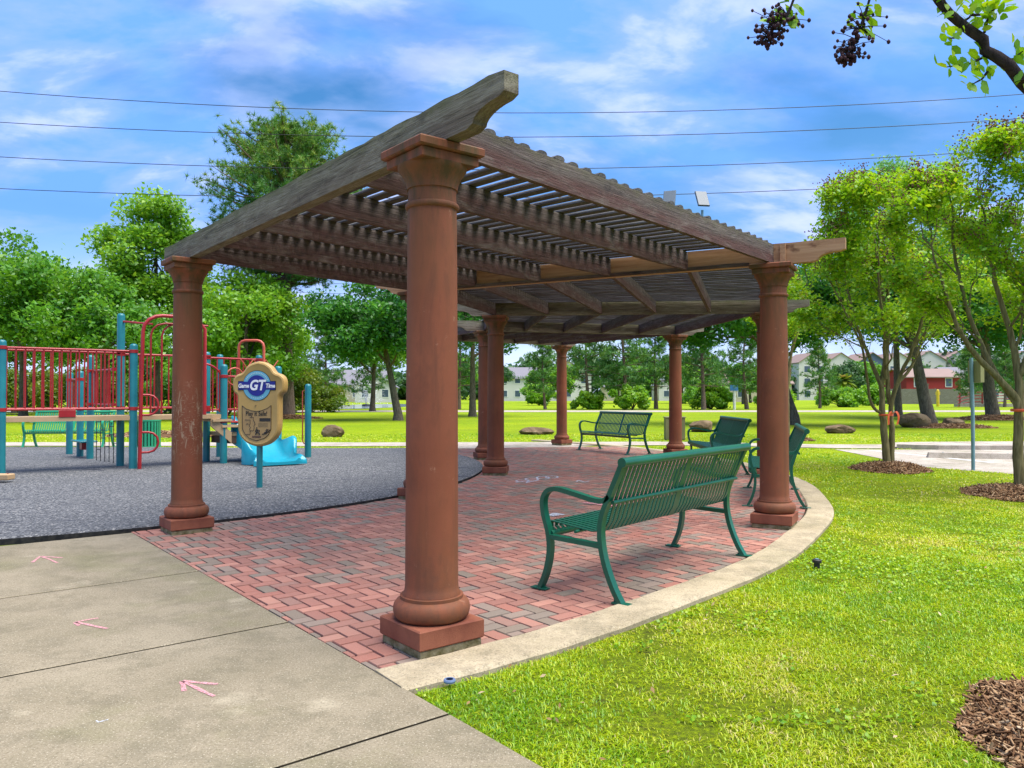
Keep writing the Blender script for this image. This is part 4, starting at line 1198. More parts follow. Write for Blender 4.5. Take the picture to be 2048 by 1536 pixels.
# ------------------------------------------------------------------ boulders
def boulder(x, y, w, h, dp, seed, label, rz=0.0):
    rr = np.random.default_rng(seed)
    bm = bmesh.new(); bmesh.ops.create_icosphere(bm, subdivisions=3, radius=1.0)
    dirs = rr.normal(size=(14, 3)); dirs /= np.linalg.norm(dirs, axis=1)[:, None]; offs = rr.uniform(0.62, 0.95, 14)
    for v in bm.verts:
        p = np.array(v.co); p /= np.linalg.norm(p)
        r = 1.0
        for dd, o_ in zip(dirs, offs):
            c = p @ dd
            if c > 0.05: r = min(r, o_ / c)
        p = p * r * (1 + 0.03 * rr.normal())
        v.co = (p[0] * w / 2 * 1.2, p[1] * dp / 2 * 1.2, (p[2] * 0.62 + 0.38) * h)
    me = bpy.data.meshes.new('boulder'); bm.to_mesh(me); bm.free(); sm(me, 28)
    o = link('boulder', me, M_rock, loc=(x, y, ZL - 0.02)); o.rotation_euler = (0, 0, rz)
    tag(o, label, 'boulder', 'boulders on the lawn'); return o
boulder(-5.6, 24.3, 0.74, 0.42, 0.6, 1, 'upright grey brown boulder on the lawn behind the playground post')
boulder(0.82, 25.8, 0.98, 0.30, 0.6, 2, 'long low brown boulder on the lawn left of the far bench')
boulder(6.75, 27.6, 0.85, 0.50, 0.7, 3, 'pointed boulder right behind the bench between the right columns')
boulder(11.25, 26.6, 1.0, 0.36, 0.7, 4, 'flat dark boulder on the lawn right of the pergola')
boulder(16.2, 31.2, 1.15, 0.62, 0.9, 5, 'large brown boulder at the foot of the leaning tree')
boulder(17.8, 31.2, 0.72, 0.48, 0.6, 6, 'squarish boulder on the lawn just right of the leaning tree')

# ------------------------------------------------------------------ overhead wires (sagging between poles out of frame)
def wire(y, z_mid, zl, zr, label, r=0.018, y2=None):
    pts = []
    for i in range(61):
        t = i / 60; x = -75 + 150 * t
        # parabola through left, middle and right heights
        u_ = x / 27.0
        z = z_mid + (zl + zr - 2 * z_mid) / 2 * u_ * u_ + (zr - zl) / 2 * u_
        pts.append((x, (y if y2 is None else y + (y2 - y) * t), z))
    tag(MB().tube(pts, r, 6).build('power_line', M_wire), label, 'power line', 'overhead power lines')
def zz(py, d=40.0): return 1.28 + (790 - py) / 1545 * d
wire(40, zz(223), zz(178), zz(184), 'topmost of the power lines across the sky')
wire(40, zz(272), zz(241), zz(233), 'second power line from the top across the sky')
wire(40, zz(337), zz(311), zz(294), 'third power line from the top across the sky')
wire(40, zz(394), zz(375), zz(352), 'fourth power line from the top, just above the pergola roof')
wire(52, zz(575, 52), zz(548, 52), zz(572, 52), 'upper of the two low thin wires behind the trees', 0.014)
wire(52, zz(594, 52), zz(570, 52), zz(590, 52), 'lower of the two low thin wires behind the trees', 0.014)

# ------------------------------------------------------------------ leaves, trees
def rot_rand(n, rr, up=0.0):
    """random orthonormal frames, normals pulled towards +Z by up"""
    nrm = rr.normal(size=(n, 3)); nrm[:, 2] = np.abs(nrm[:, 2]) + up
    nrm /= np.linalg.norm(nrm, axis=1)[:, None]
    t = rr.normal(size=(n, 3)); t -= (t * nrm).sum(1)[:, None] * nrm
    t /= np.linalg.norm(t, axis=1)[:, None]
    return nrm, t, np.cross(nrm, t)
def leaves(centers, size, rr, ratio=0.55, up=0.3, var=0.55, tone=None):
    n = len(centers); nrm, t, s = rot_rand(n, rr, up)
    L_ = size * (1 + var * rr.uniform(-1, 1, n))[:, None]; W_ = L_ * ratio
    c = np.asarray(centers)
    v = np.stack([c - t * L_ * 0.5, c - s * W_ * 0.5 + t * L_ * 0.02 + nrm * L_ * 0.06, c + t * L_ * 0.5, c + s * W_ * 0.5 + t * L_ * 0.02 + nrm * L_ * 0.06], 1).reshape(-1, 3)
    f = np.arange(n * 4).reshape(n, 4)
    rv = rr.uniform(0, 1, n) if tone is None else np.clip(tone + rr.uniform(-0.28, 0.28, n), 0, 1)
    return v, f, rv
def clump_leaves(clumps, n, size, rr, flat_=0.75, ratio=0.55, up=0.3):
    cl = np.array(clumps); w = cl[:, 3] ** 2.2; w /= w.sum()
    idx = rr.choice(len(cl), n, p=w)
    d = rr.normal(size=(n, 3)); d /= np.linalg.norm(d, axis=1)[:, None]
    r = rr.uniform(0, 1, n) ** 0.45 * (1 + 0.25 * rr.normal(size=n) * (rr.uniform(size=n) < 0.3))
    p = cl[idx, :3] + d * (r * cl[idx, 3])[:, None] * np.array([1, 1, flat_])
    tone = (rr.uniform(0.25, 0.75, len(cl)))[idx]
    return leaves(p, size, rr, ratio, up, tone=tone)
def crown_clumps(c, rad, n, rr, cr=(0.20, 0.34), fill=0.35, low_cut=-0.8):
    """clump spheres on an uneven ellipsoid"""
    out = []
    while len(out) < n:
        d = rr.normal(size=3); d /= np.linalg.norm(d)
        if d[2] < low_cut: continue
        r = (fill + (1 - fill) * rr.uniform() ** 0.5) * (0.82 + 0.22 * math.sin(d[0] * 5 + c[0]) * math.cos(d[1] * 4 + d[2] * 3 + c[1]))
        m_ = (rad[0] + rad[1] + rad[2]) / 3
        out.append((c[0] + d[0] * rad[0] * r, c[1] + d[1] * rad[1] * r, c[2] + d[2] * rad[2] * r, m_ * rr.uniform(*cr)))
    return out
def limb_path(a, b, rr, bend=0.15, n=5):
    a, b = np.array(a, float), np.array(b, float); L_ = np.linalg.norm(b - a)
    mid = a * 0.5 + b * 0.5 + np.array([0, 0, 1]) * L_ * -0.06 + rr.normal(size=3) * L_ * bend * 0.5
    return [tuple((1 - t) ** 2 * a + 2 * t * (1 - t) * mid + t * t * b) for t in np.linspace(0, 1, n)]
def tree(name, label, base, trunk, clumps, nleaf, lsize, m_leaf, m_bark, seed, cat='tree', group=None, nlimb=9, limb_r=0.35, ratio=0.55, flat_=0.75):
    """trunk: list of (dx,dy,z,r) relative to base"""
    rr = np.random.default_rng(seed)
    t = empty(name, base); tag(t, label, cat, group)
    m_ = MB(); m_.tube([(p[0], p[1], p[2]) for p in trunk], [p[3] for p in trunk], 10)
    cl = [c for c in clumps]
    idx = rr.permutation(len(cl))[:nlimb]
    nt_ = len(trunk)
    for i in idx:
        c = cl[i]
        k = rr.uniform(0.55, 1.0) * (nt_ - 1); k0 = int(min(k, nt_ - 2)); f_ = k - k0
        a = [trunk[k0][j] * (1 - f_) + trunk[k0 + 1][j] * f_ for j in range(4)]
        path = limb_path(a[:3], c[:3], rr)
        r0 = a[3] * 0.62
        m_.tube(path, [max(0.008, r0 * (1 - 0.82 * u_)) for u_ in np.linspace(0, 1, len(path))], 7)
        for _ in range(2):
            c2 = cl[int(rr.integers(len(cl)))]
            s = path[3]
            if np.linalg.norm(np.array(c2[:3]) - np.array(s)) < 2.2 * c[3] + 1.2:
                pth = limb_path(s, c2[:3], rr); m_.tube(pth, [max(0.006, r0 * 0.34 * (1 - 0.8 * u_)) for u_ in np.linspace(0, 1, len(pth))], 5)
    m_.build('trunk', m_bark, t, smooth=60)
    v, f, rv = clump_leaves(cl, nleaf, lsize, rr, flat_, ratio)
    link('crown', np_mesh('crown', v, f, rv), m_leaf, t)
    return t
def dec(label, x, y, cx_, zc_, rx_, rz_, seed, mat, nleaf=15000, ls=0.17, tr=0.22, ncl=46, lean=0.0, bark=None, group='park trees', cr=(0.20, 0.34), nlimb=11, ry_=None, low=-0.8, flat_=0.75):
    rr = np.random.default_rng(seed + 500)
    cl = crown_clumps((cx_ - x, 0, zc_ - ZL), (rx_, ry_ or rx_, rz_), ncl, rr, cr, low_cut=low)
    top_z = zc_ - ZL + rz_ * 0.35
    trunk = [(0, 0, -0.1, tr * 1.45), (lean * 0.05, 0, 0.35, tr * 1.05)] + [((cx_ - x) * u_ ** 1.1, 0.1 * math.sin(u_ * 5), top_z * u_, tr * (1 - 0.72 * u_)) for u_ in (0.2, 0.4, 0.6, 0.8, 1.0)]
    return tree('leafy_tree' if mat is not M_lf_oak else 'oak_tree', label, (x, y, ZL), trunk, cl, nleaf, ls, mat, bark or M_bark, seed, 'tree', group, nlimb, flat_=flat_)
# left background
dec('dense green tree at the left edge behind the playground railing', -25.3, 40, -25.6, 6.1, 5.2, 3.8, 11, M_lf_mid, 27000, 0.24, ncl=60)
dec('small bushy green tree between the left-edge tree and the tall pale tree', -20.0, 38, -20.2, 4.7, 3.9, 2.7, 12, M_lf_mid, 20000, 0.21, ncl=55)
dec('tall pale green tree rising beside the left column', -21.2, 46, -21.2, 8.9, 3.1, 5.2, 13, M_lf_light, 25000, 0.24, ncl=60, cr=(0.22, 0.36))
dec('bright green bushy tree right of the scratched column', -14.6, 42, -14.4, 4.9, 4.3, 3.6, 14, M_lf_light, 28000, 0.22, ncl=62)
dec('dark round oak behind the near column, left of it', -5.9, 40, -7.0, 4.9, 3.8, 2.5, 15, M_lf_oak, 27000, 0.20, ncl=60)
dec('oak behind the pergola, right of the near column', -2.4, 47, -2.4, 6.3, 4.6, 2.6, 16, M_lf_oak, 20000, 0.22, ncl=55)
dec('broad dark oak behind the right-hand column', 12.4, 34, 11.0, 5.0, 4.3, 2.3, 17, M_lf_oak, 32000, 0.17, ncl=66, flat_=0.6)
# trees on the right
t = dec('mossy leaning tree beside the boulders on the right lawn', 17.25, 31.9, 16.0, 5.6, 4.4, 2.6, 18, M_lf_oak, 32000, 0.16, 0.27, ncl=66, lean=-1)
dec('dark upright oak at the right edge beyond the car park', 25.5, 41, 24.8, 6.5, 5.6, 3.3, 19, M_lf_oak, 34000, 0.21, 0.34, ncl=66)
dec('tall pale green tree rising behind the crape myrtles', 23.5, 47, 23.3, 10.2, 5.0, 6.6, 20, M_lf_blue, 26000, 0.20, ncl=90, cr=(0.10, 0.19))
dec('mid green tree filling the gap behind the red climber pole', -17.2, 55, -17.2, 5.4, 3.8, 3.4, 21, M_lf_light, 20000, 0.26, ncl=50)
dec('low dark tree at the far left behind the shrubs', -36.0, 56, -36.0, 5.6, 5.0, 3.8, 22, M_lf_mid, 20000, 0.28, ncl=50)
dec('dark bushy tree right of the tall pine, low behind the sign post', -11.2, 62, -11.0, 5.2, 3.4, 2.6, 23, M_lf_mid, 16000, 0.26, ncl=45)
# hedge-like shrubs behind the playground
for i, (x, y, w, h, lab) in enumerate([(-33, 52, 3.2, 3.4, 'yellow green shrub behind the bridge railing at the far left'), (-28, 50, 3.0, 3.0, 'yellow green shrub second from the left behind the railing'),
        (-23.2, 51, 3.0, 3.2, 'yellow green shrub third from the left behind the railing'), (-18.4, 50, 2.8, 2.9, 'yellow green shrub left of the red climber pole, behind it'), (-15.2, 58, 3.0, 3.2, 'shrub directly behind the tan sign'), (-17.0, 70, 2.6, 2.2, 'bushy shrub beside the pond, left of the fountain'),
        (3.4, 96, 2.8, 2.6, 'round green shrub before the white house left of the far column'), (-26.5, 100, 4.2, 3.4, 'wide green shrub before the low houses by the fountain'), (25.0, 100, 3.6, 3.2, 'green shrub before the pale house behind the far pines'), (33.0, 98, 3.0, 3.0, 'green shrub left of the right-hand column, far beyond the road'),
        (10.6, 68, 1.9, 2.3, 'bright green shrub under the far pines, left of the right bench column'), (7.0, 70, 1.6, 1.8, 'small dark shrub under the far pines'), (18.6, 72, 2.2, 2.4, 'pale shrub under the far pines right of the pergola bench'), (36.0, 84, 3.0, 2.2, 'rounded shrub in front of the red house'), (44.0, 95, 3.0, 2.5, 'low shrub by the wooden fence')]):
    rr = np.random.default_rng(900 + i)
    cl = crown_clumps((0, 0, h * 0.45), (w, w * 0.7, h * 0.55), 26, rr, (0.24, 0.4))
    s = empty('shrub', (x, y, ZL)); tag(s, lab, 'shrub', 'shrubs around the park')
    m_ = MB()
    for c in cl[:7]: m_.tube([(0, 0, 0), (c[0] * 0.5, c[1] * 0.5, c[2] * 0.6), c[:3]], [0.05, 0.035, 0.01], 5)
    m_.build('stems', M_bark, s)
    v, f, rv = clump_leaves(cl, 8500, 0.20 if y < 60 else 0.26, rr, 0.85)
    link('foliage', np_mesh('foliage', v, f, rv), (M_lf_light if i >= 5 else [M_lf_shrub, M_lf_shrub, M_lf_mid][i % 3]), s)

# pines
def pine_meshes(h, z0, spread, seed, ntuft=900, needle=0.34, nw=0.035, tr=0.2, round_top=False, nbr=46, NN=9, jit=1.0):
    rr = np.random.default_rng(seed)
    m_ = MB()
    kx = rr.normal() * 0.25
    path = [(kx * math.sin(u_ * 3), 0.15 * math.sin(u_ * 4 + seed), h * u_) for u_ in np.linspace(0, 1, 9)]
    m_.tube([(p[0], p[1], p[2] - (0.1 if i == 0 else 0)) for i, p in enumerate(path)], [tr * (1.25 if u_ == 0 else 1 - 0.86 * u_) for u_ in np.linspace(0, 1, 9)], 9)
    tips = []
    for k in range(nbr):
        u_ = (k + rr.uniform()) / nbr
        z = z0 + (h - z0) * u_
        L_ = spread * ((1 - u_ ** 1.6) * 0.85 + 0.18) * rr.uniform(0.55, 1.1) if not round_top else spread * math.sqrt(max(0.05, 1 - (2 * u_ - 0.85) ** 2 * 0.8)) * rr.uniform(0.6, 1.05)
        a = k * 2.4 + rr.uniform(-0.5, 0.5)
        i = min(7, int(z / h * 8)); f_ = z / h * 8 - i
        s = np.array(path[i]) * (1 - f_) + np.array(path[i + 1]) * f_
        rise = L_ * rr.uniform(0.05, 0.5) * (0.5 + u_)
        e = s + np.array([math.cos(a) * L_, math.sin(a) * L_, rise])
        pth = [tuple(s), tuple(s * 0.5 + e * 0.5 + np.array([0, 0, -0.05 * L_])), tuple(e)]
        m_.tube(pth, [tr * 0.28 * (1 - 0.5 * u_), tr * 0.16, 0.012], 5)
        nt_ = max(3, int(ntuft / nbr))
        for _ in range(nt_):
            w = rr.uniform(0.35, 1.08)
            tips.append(s + (e - s) * w + rr.normal(size=3) * np.array([0.24, 0.24, 0.17]) * (0.35 + 0.30 * L_) * jit)
    tips = np.array(tips); n = len(tips)
    c = np.repeat(tips, NN, 0)
    d = rr.normal(size=(n * NN, 3)); d[:, 2] += 0.55; d /= np.linalg.norm(d, axis=1)[:, None]
    s = np.cross(d, rr.normal(size=(n * NN, 3))); s /= np.linalg.norm(s, axis=1)[:, None]
    L_ = needle * rr.uniform(0.7, 1.2, (n * NN, 1)); W_ = nw
    v = np.stack([c - s * W_ * 0.5, c + s * W_ * 0.5, c + d * L_], 1).reshape(-1, 3)
    f = np.arange(n * NN * 3).reshape(-1, 3)
    tone = np.repeat(np.clip(rr.uniform(0.1, 0.75, n) + 0.25 * (tips[:, 2] / h > 0.8), 0, 1), NN)
    rv = np.clip(tone + rr.uniform(-0.2, 0.25, n * NN), 0, 1)
    me_t = bpy.data.meshes.new('trunk'); me_t.from_pydata(m_.v, [], m_.f); me_t.update(); sm(me_t, 60); me_t.materials.append(M_bark_pine)
    me_c = np_mesh('crown', v, f, rv); me_c.materials.append(M_lf_pine)
    return me_t, me_c
def place_pine(ms, x, y, rz, sc, label, group='pines beyond the road', sz=None):
    t = empty('pine_tree', (x, y, ZL), rz); t.scale = (sc, sc, sz or sc); tag(t, label, 'tree', group)
    for nm, me in zip(('trunk', 'crown'), ms):
        o = bpy.data.objects.new(nm, me); COL.objects.link(o); o.parent = t
    return t
big = pine_meshes(16.2, 7.6, 4.6, 31, 6200, 0.32, 0.036, 0.36, True, 210, 22, 0.8)
place_pine(big, -12.75, 44, 0, 1, 'tall pine towering over the playground on the left', 'park trees')
m_ = MB(); rr = np.random.default_rng(4)
pk = [pine_meshes(9.4, 1.8, 2.7, 40 + k, 900, 0.46, 0.075, 0.19, False, 46) for k in range(4)]
pine_list = [(-20.2, 71, 0.95, 'pine with a straight trunk directly right of the tan sign'), (-16.6, 69, 0.85, 'pine beside the pond left of the fountain'), (-13.0, 72, 0.9, 'pine standing in front of the fountain'),
    (-4.75, 70, 1.05, 'pine just right of the near column'), (2.95, 70, 0.75, 'short pine left of the far column'), (7.05, 71, 1.0, 'pine right of the far column, behind the far bench'), (10.1, 70, 1.12, 'tall pine with bare trunk behind the far bench'),
    (13.6, 73, 1.0, 'thin pine left of the column by the right bench'), (17.0, 69, 1.1, 'dark pine right of the column by the right bench'), (21.6, 71, 0.95, 'sparse pine left of the right-hand column'),
    (30.2, 76, 0.72, 'broad low pine in front of the pale apartments'), (47.5, 80, 0.75, 'pine in front of the apartments near the red railing'), (53.5, 84, 0.8, 'pine at the right edge behind the red railing'), (26.6, 78, 0.75, 'slim pine against the right edge of the right-hand column')]
for i, (x, y, sc, lab) in enumerate(pine_list):
    place_pine(pk[i % 4], x, y, i * 1.3, sc * 0.98, lab)

# leafy trees among the houses
hm = []
for k in range(3):
    rr = np.random.default_rng(1200 + k)
    cl = crown_clumps((0, 0, 4.6), (3.4, 3.4, 3.0), 34, rr, (0.24, 0.38))
    mt_ = MB().tube([(0, 0, -0.2), (0.1, 0, 2.0), (0, 0.1, 5.0)], [0.3, 0.22, 0.08], 8)
    for c in cl[:6]: mt_.tube([(0.05, 0, 2.4), (c[0] * 0.5, c[1] * 0.5, c[2] * 0.7), c[:3]], [0.12, 0.07, 0.02], 5)
    v, f, rv = clump_leaves(cl, 6500, 0.42, rr, 0.85)
    mc = np_mesh('crown', v, f, rv); mc.materials.append([M_lf_mid, M_lf_light, M_lf_far][k])
    hm.append((one(mt_, 'trunk', M_bark, 60), mc))
FAR_LABELS = ['far leafy tree at the extreme left behind the playground railing',
    'second far leafy tree from the left, beyond the playground',
    'far leafy tree behind the tall pale tree by the left column',
    'far leafy tree left of the cream house by the fountain',
    'far leafy tree right behind the near column',
    'far leafy tree just right of the near column, before the white house',
    'small far tree left of the far column, before the white house',
    'small far tree beside the far column, before the grey gable',
    'far leafy tree behind the left end of the far bench',
    'taller far tree behind the middle of the far bench',
    'small far tree behind the right end of the far bench',
    'tall far tree left of the column by the right bench',
    'small far tree right of the column by the right bench',
    'far tree left of the cream house with brown roof',
    'far tree right of the right-hand column, before the apartments',
    'taller far tree below the brown apartment gables',
    'far tree just left of the red house',
    'far tree just right of the red house',
    'large far tree at the right edge beyond the footbridge',
    'far tree above the red footbridge railing']
rr = np.random.default_rng(88)
for i, (x, y, sc) in enumerate([(-62, 120, 1.3), (-50, 118, 1.2), (-41, 112, 1.1), (-33.5, 118, 0.9), (-8.5, 115, 1.0), (-3.5, 125, 1.1), (4.6, 128, 0.85), (7.6, 122, 0.9), (16.2, 118, 0.95), (19.5, 126, 1.1), (25.5, 116, 0.9),
        (30.0, 122, 1.15), (33.5, 112, 0.8), (39.5, 128, 0.9), (52.0, 120, 0.85), (57.5, 128, 1.0), (62.0, 134, 0.9), (84.0, 138, 0.95), (98.0, 140, 1.2), (92, 120, 1.0)]):
    t = empty('leafy_tree', (x, y, ZL), i * 1.7); t.scale = (sc, sc, sc * rr.uniform(0.85, 1.1))
    tag(t, FAR_LABELS[i], 'tree', 'leafy trees among the far houses')
    for nm, me in zip(('trunk', 'crown'), hm[i % 3]):
        o = bpy.data.objects.new(nm, me); COL.objects.link(o); o.parent = t

# distant wood along the horizon, one mass
rr = np.random.default_rng(77); cl = []
for i in range(520):
    x = rr.uniform(-260, 300); y = rr.uniform(196, 222); h = rr.uniform(8, 15) * (0.75 + 0.3 * math.sin(x * 0.06))
    for _ in range(3): cl.append((x + rr.normal() * 2.5, y, h * rr.uniform(0.25, 0.9), rr.uniform(2.2, 4.2)))
v, f, rv = clump_leaves(cl, 110000, 1.5, rr, 0.9)
tag(link('distant_wood', np_mesh('distant_wood', v, f, rv), M_lf_far), 'distant line of trees along the horizon behind the houses', 'trees', kind='stuff')

# ------------------------------------------------------------------ crape myrtles
def crape(name, label, base, stems, env, nleaf, lsize, seed, m_bark, seed_r=0.012, pan=0.5, gens=4, L0=0.46, zmin=1.5):
    """stems: main stems (points, r0, r1) relative to base; they fork upward several times inside the envelope env = (cx, cy, cz, rx, ry, rz)"""
    rr = np.random.default_rng(seed)
    t = empty(name, base); tag(t, label, 'tree', 'crape myrtle trees')
    m_ = MB(); tips = []; spots = []
    def inside(p): return ((p[0] - env[0]) / env[3]) ** 2 + ((p[1] - env[1]) / env[4]) ** 2 + ((p[2] - env[2]) / env[5]) ** 2
    def grow(p, d, L_, r, g):
        e = p + d * L_; mid = (p + e) / 2 + rr.normal(size=3) * L_ * 0.06
        m_.tube([tuple(p), tuple(mid), tuple(e)], [r, r * 0.82, r * 0.62], 6 if g < 2 else 4)
        if g >= 1:
            for u_ in np.linspace(0.15, 1.0, 5): spots.append((p + (e - p) * u_, g))
        if g >= gens or (inside(e) > 1.15 and g > 0):
            tips.append(e); return
        for k in range(2 if rr.uniform() < 0.45 else 3):
            dd = d + rr.normal(size=3) * np.array([0.42, 0.42, 0.22]) + np.array([0, 0, 0.12])
            if inside(e) > 0.8: dd = dd + (np.array(env[:3]) + np.array([0, 0, env[5] * 0.6]) - e) * 0.25
            dd /= np.linalg.norm(dd)
            grow(e, dd, L_ * rr.uniform(0.66, 0.95), r * 0.60, g + 1)
    for pts, r0, r1 in stems:
        pp = arc_pts([Vector(p) for p in pts], 4); n_ = len(pp)
        m_.tube([tuple(p + Vector((rr.normal(), rr.normal(), 0)) * 0.005) for p in pp], [r0 + (r1 - r0) * (i / (n_ - 1)) for i in range(n_)], 8)
        for f_ in (0.42, 0.55, 0.7, 0.85, 1.0):
            i = min(n_ - 1, int(f_ * (n_ - 1))); p = np.array(pp[i])
            if p[2] < zmin: continue
            d = np.array(pp[min(i + 1, n_ - 1)] - pp[i - 1]); d /= np.linalg.norm(d)
            if f_ < 1.0:
                d = d + rr.normal(size=3) * np.array([0.55, 0.55, 0.1]); d /= np.linalg.norm(d)
            r = (r0 + (r1 - r0) * f_) * (0.9 if f_ == 1.0 else 0.5)
            grow(p, d, L0 * rr.uniform(0.8, 1.1), max(0.008, r), 0 if f_ == 1.0 else 1)
    m_.build('trunk', m_bark, t, smooth=60)
    P = np.array([q[0] for q in spots]); w = np.array([q[1] for q in spots], float) ** 1.5
    low = env[2] - env[5] * 0.95
    w *= np.clip((P[:, 2] - low) / (env[5] * 0.6), 0.02, 1); w /= w.sum()
    idx = rr.choice(len(P), nleaf, p=w)
    c = P[idx] + rr.normal(size=(nleaf, 3)) * np.array([0.085, 0.085, 0.055])
    tn = rr.uniform(0.2, 0.72, len(P))[idx]
    v, f, rv = leaves(c, lsize, rr, 0.58, 0.55, tone=tn)
    link('crown', np_mesh('crown', v, f, rv), M_lf_crape, t)
    pm = MB()
    for e in tips:
        if rr.uniform() > pan or e[2] < env[2] - 0.1 * env[5]: continue
        for _ in range(int(rr.integers(14, 30))):
            q = e + rr.normal(size=3) * np.array([0.05, 0.05, 0.065]) + np.array([0, 0, 0.05]); r = seed_r * rr.uniform(0.8, 1.4)
            pm.add([(q[0] + r, q[1], q[2]), (q[0] - r, q[1], q[2]), (q[0], q[1] + r, q[2]), (q[0], q[1] - r, q[2]), (q[0], q[1], q[2] + r), (q[0], q[1], q[2] - r)],
                   [(0, 2, 4), (2, 1, 4), (1, 3, 4), (3, 0, 4), (2, 0, 5), (1, 2, 5), (3, 1, 5), (0, 3, 5)])
    if pm.v: tag(pm.build('seed_heads', M_seed_far, t), kind='stuff')
    return t
rr = np.random.default_rng(61)
# left crape myrtle: base 6.55,13.55
stems1 = [([(0.03, 0, -0.05), (-0.02, 0, 0.6), (-0.06, 0, 1.05), (-0.05, 0.02, 1.5), (0.05, 0.05, 2.2), (0.02, 0.1, 3.0), (-0.1, 0.1, 3.8)], 0.068, 0.018),
          ([(0.11, 0.05, -0.05), (0.13, 0.05, 0.6), (0.12, 0.05, 1.1), (0.22, 0.0, 1.55), (0.42, -0.1, 2.1), (0.62, -0.2, 2.8), (0.9, -0.3, 3.6)], 0.055, 0.016),
          ([(-0.05, 0, 0.98), (-0.25, -0.05, 1.12), (-0.36, -0.1, 1.5), (-0.46, -0.15, 2.1), (-0.75, -0.2, 2.7), (-1.05, -0.2, 3.3)], 0.030, 0.012),
          ([(-0.06, 0, 1.45), (-0.2, 0.1, 1.9), (-0.35, 0.2, 2.4), (-0.5, 0.3, 3.1), (-0.6, 0.4, 3.9)], 0.040, 0.014),
          ([(0.10, 0.05, 1.15), (0.12, 0.2, 1.8), (0.25, 0.35, 2.6), (0.3, 0.5, 3.4), (0.4, 0.55, 4.2)], 0.042, 0.014),
          ([(0.2, 0.0, 1.5), (0.5, 0.1, 1.8), (0.85, 0.2, 2.5), (1.15, 0.2, 3.2)], 0.032, 0.012),
          ([(0.0, 0.0, 1.6), (-0.1, -0.2, 2.3), (-0.3, -0.45, 3.0), (-0.4, -0.6, 3.7)], 0.034, 0.012)]
env1 = (0.0, 0.05, 3.35, 2.1, 1.9, 1.6)
crape('crape_myrtle', 'crape myrtle with pale twin trunk and orange ribbon, right of the pergola', (6.55, 13.55, ZL), stems1, env1, 34000, 0.066, 62, M_bark_crape)
# right crape myrtle: base 6.62,10.15
stems2 = [([(0.0, 0, -0.05), (-0.04, 0, 0.5), (-0.03, 0, 1.1), (-0.12, 0.0, 1.35), (-0.5, 0, 1.75), (-0.85, -0.05, 2.2), (-1.1, -0.1, 2.9)], 0.075, 0.018),
          ([(0.0, 0, 1.1), (0.0, 0.05, 1.6), (-0.08, 0.1, 2.2), (-0.22, 0.15, 2.8), (-0.35, 0.15, 3.5)], 0.058, 0.018),
          ([(0.12, 0.04, -0.05), (0.13, 0.04, 0.7), (0.22, 0.05, 1.25), (0.35, 0.05, 1.9), (0.5, 0.1, 2.6), (0.6, 0.1, 3.5)], 0.06, 0.016),
          ([(-0.05, 0, 1.2), (-0.25, 0.2, 1.7), (-0.45, 0.35, 2.4), (-0.6, 0.4, 3.1), (-0.65, 0.4, 3.6)], 0.042, 0.014),
          ([(0.0, 0.05, 1.5), (0.12, -0.1, 2.1), (0.1, -0.3, 2.8), (0.0, -0.45, 3.6)], 0.04, 0.014)]
env2 = (0.1, 0.05, 3.1, 1.85, 1.6, 1.5)
crape('crape_myrtle', 'crape myrtle cut by the right edge, orange ribbon round its trunk', (6.68, 10.15, ZL), stems2, env2, 32000, 0.056, 63, M_bark_crape)
# one more behind the right-hand column
stems3 = [([(0, 0, -0.05), (-0.02, 0, 0.8), (0.0, 0, 1.6), (0.12, 0, 2.6), (0.45, 0, 3.6), (0.55, 0, 4.3)], 0.07, 0.02), ([(0, 0, 1.2), (-0.3, 0, 2.2), (-0.6, 0.1, 3.4)], 0.05, 0.016), ([(0, 0.1, 1.4), (0.1, 0.3, 2.6), (0.0, 0.5, 3.8)], 0.045, 0.015)]
env3 = (0.2, 0.1, 4.1, 1.7, 1.6, 1.5)
crape('crape_myrtle', 'crape myrtle half hidden behind the right-hand column', (8.0, 22.4, ZL), stems3, env3, 18000, 0.075, 64, M_bark_crape)
# the near one whose branch hangs into the top right corner
stems0 = [([(0.0, 0, 1.2), (-0.08, -0.12, 1.55), (-0.33, -0.35, 2.02), (-0.66, -0.42, 2.335), (-0.797, -0.42, 2.47), (-0.925, -0.42, 2.60), (-1.15, -0.44, 2.86), (-1.2, -0.4, 3.3)], 0.029, 0.008),
          ([(0, 0, -0.05), (0.02, 0, 0.8), (0.0, -0.02, 1.4), (0.05, 0.1, 2.2), (0.0, 0.2, 3.2)], 0.065, 0.02),
          ([(0.05, 0.05, 0.9), (0.15, 0.1, 1.8), (0.3, 0.1, 2.8), (0.35, 0.1, 3.6)], 0.05, 0.015), ([(0.0, 0, 1.3), (0.1, -0.2, 2.2), (-0.1, -0.4, 3.2)], 0.04, 0.014)]
env0 = (0.2, -0.2, 4.0, 1.3, 1.1, 0.8)
near = crape('crape_myrtle', 'near crape myrtle whose dark branch reaches into the top right corner', (2.32, 2.92, ZL), stems0, env0, 6000, 0.05, 65, M_bark_near, pan=0.0, gens=3, L0=0.45, zmin=2.85)
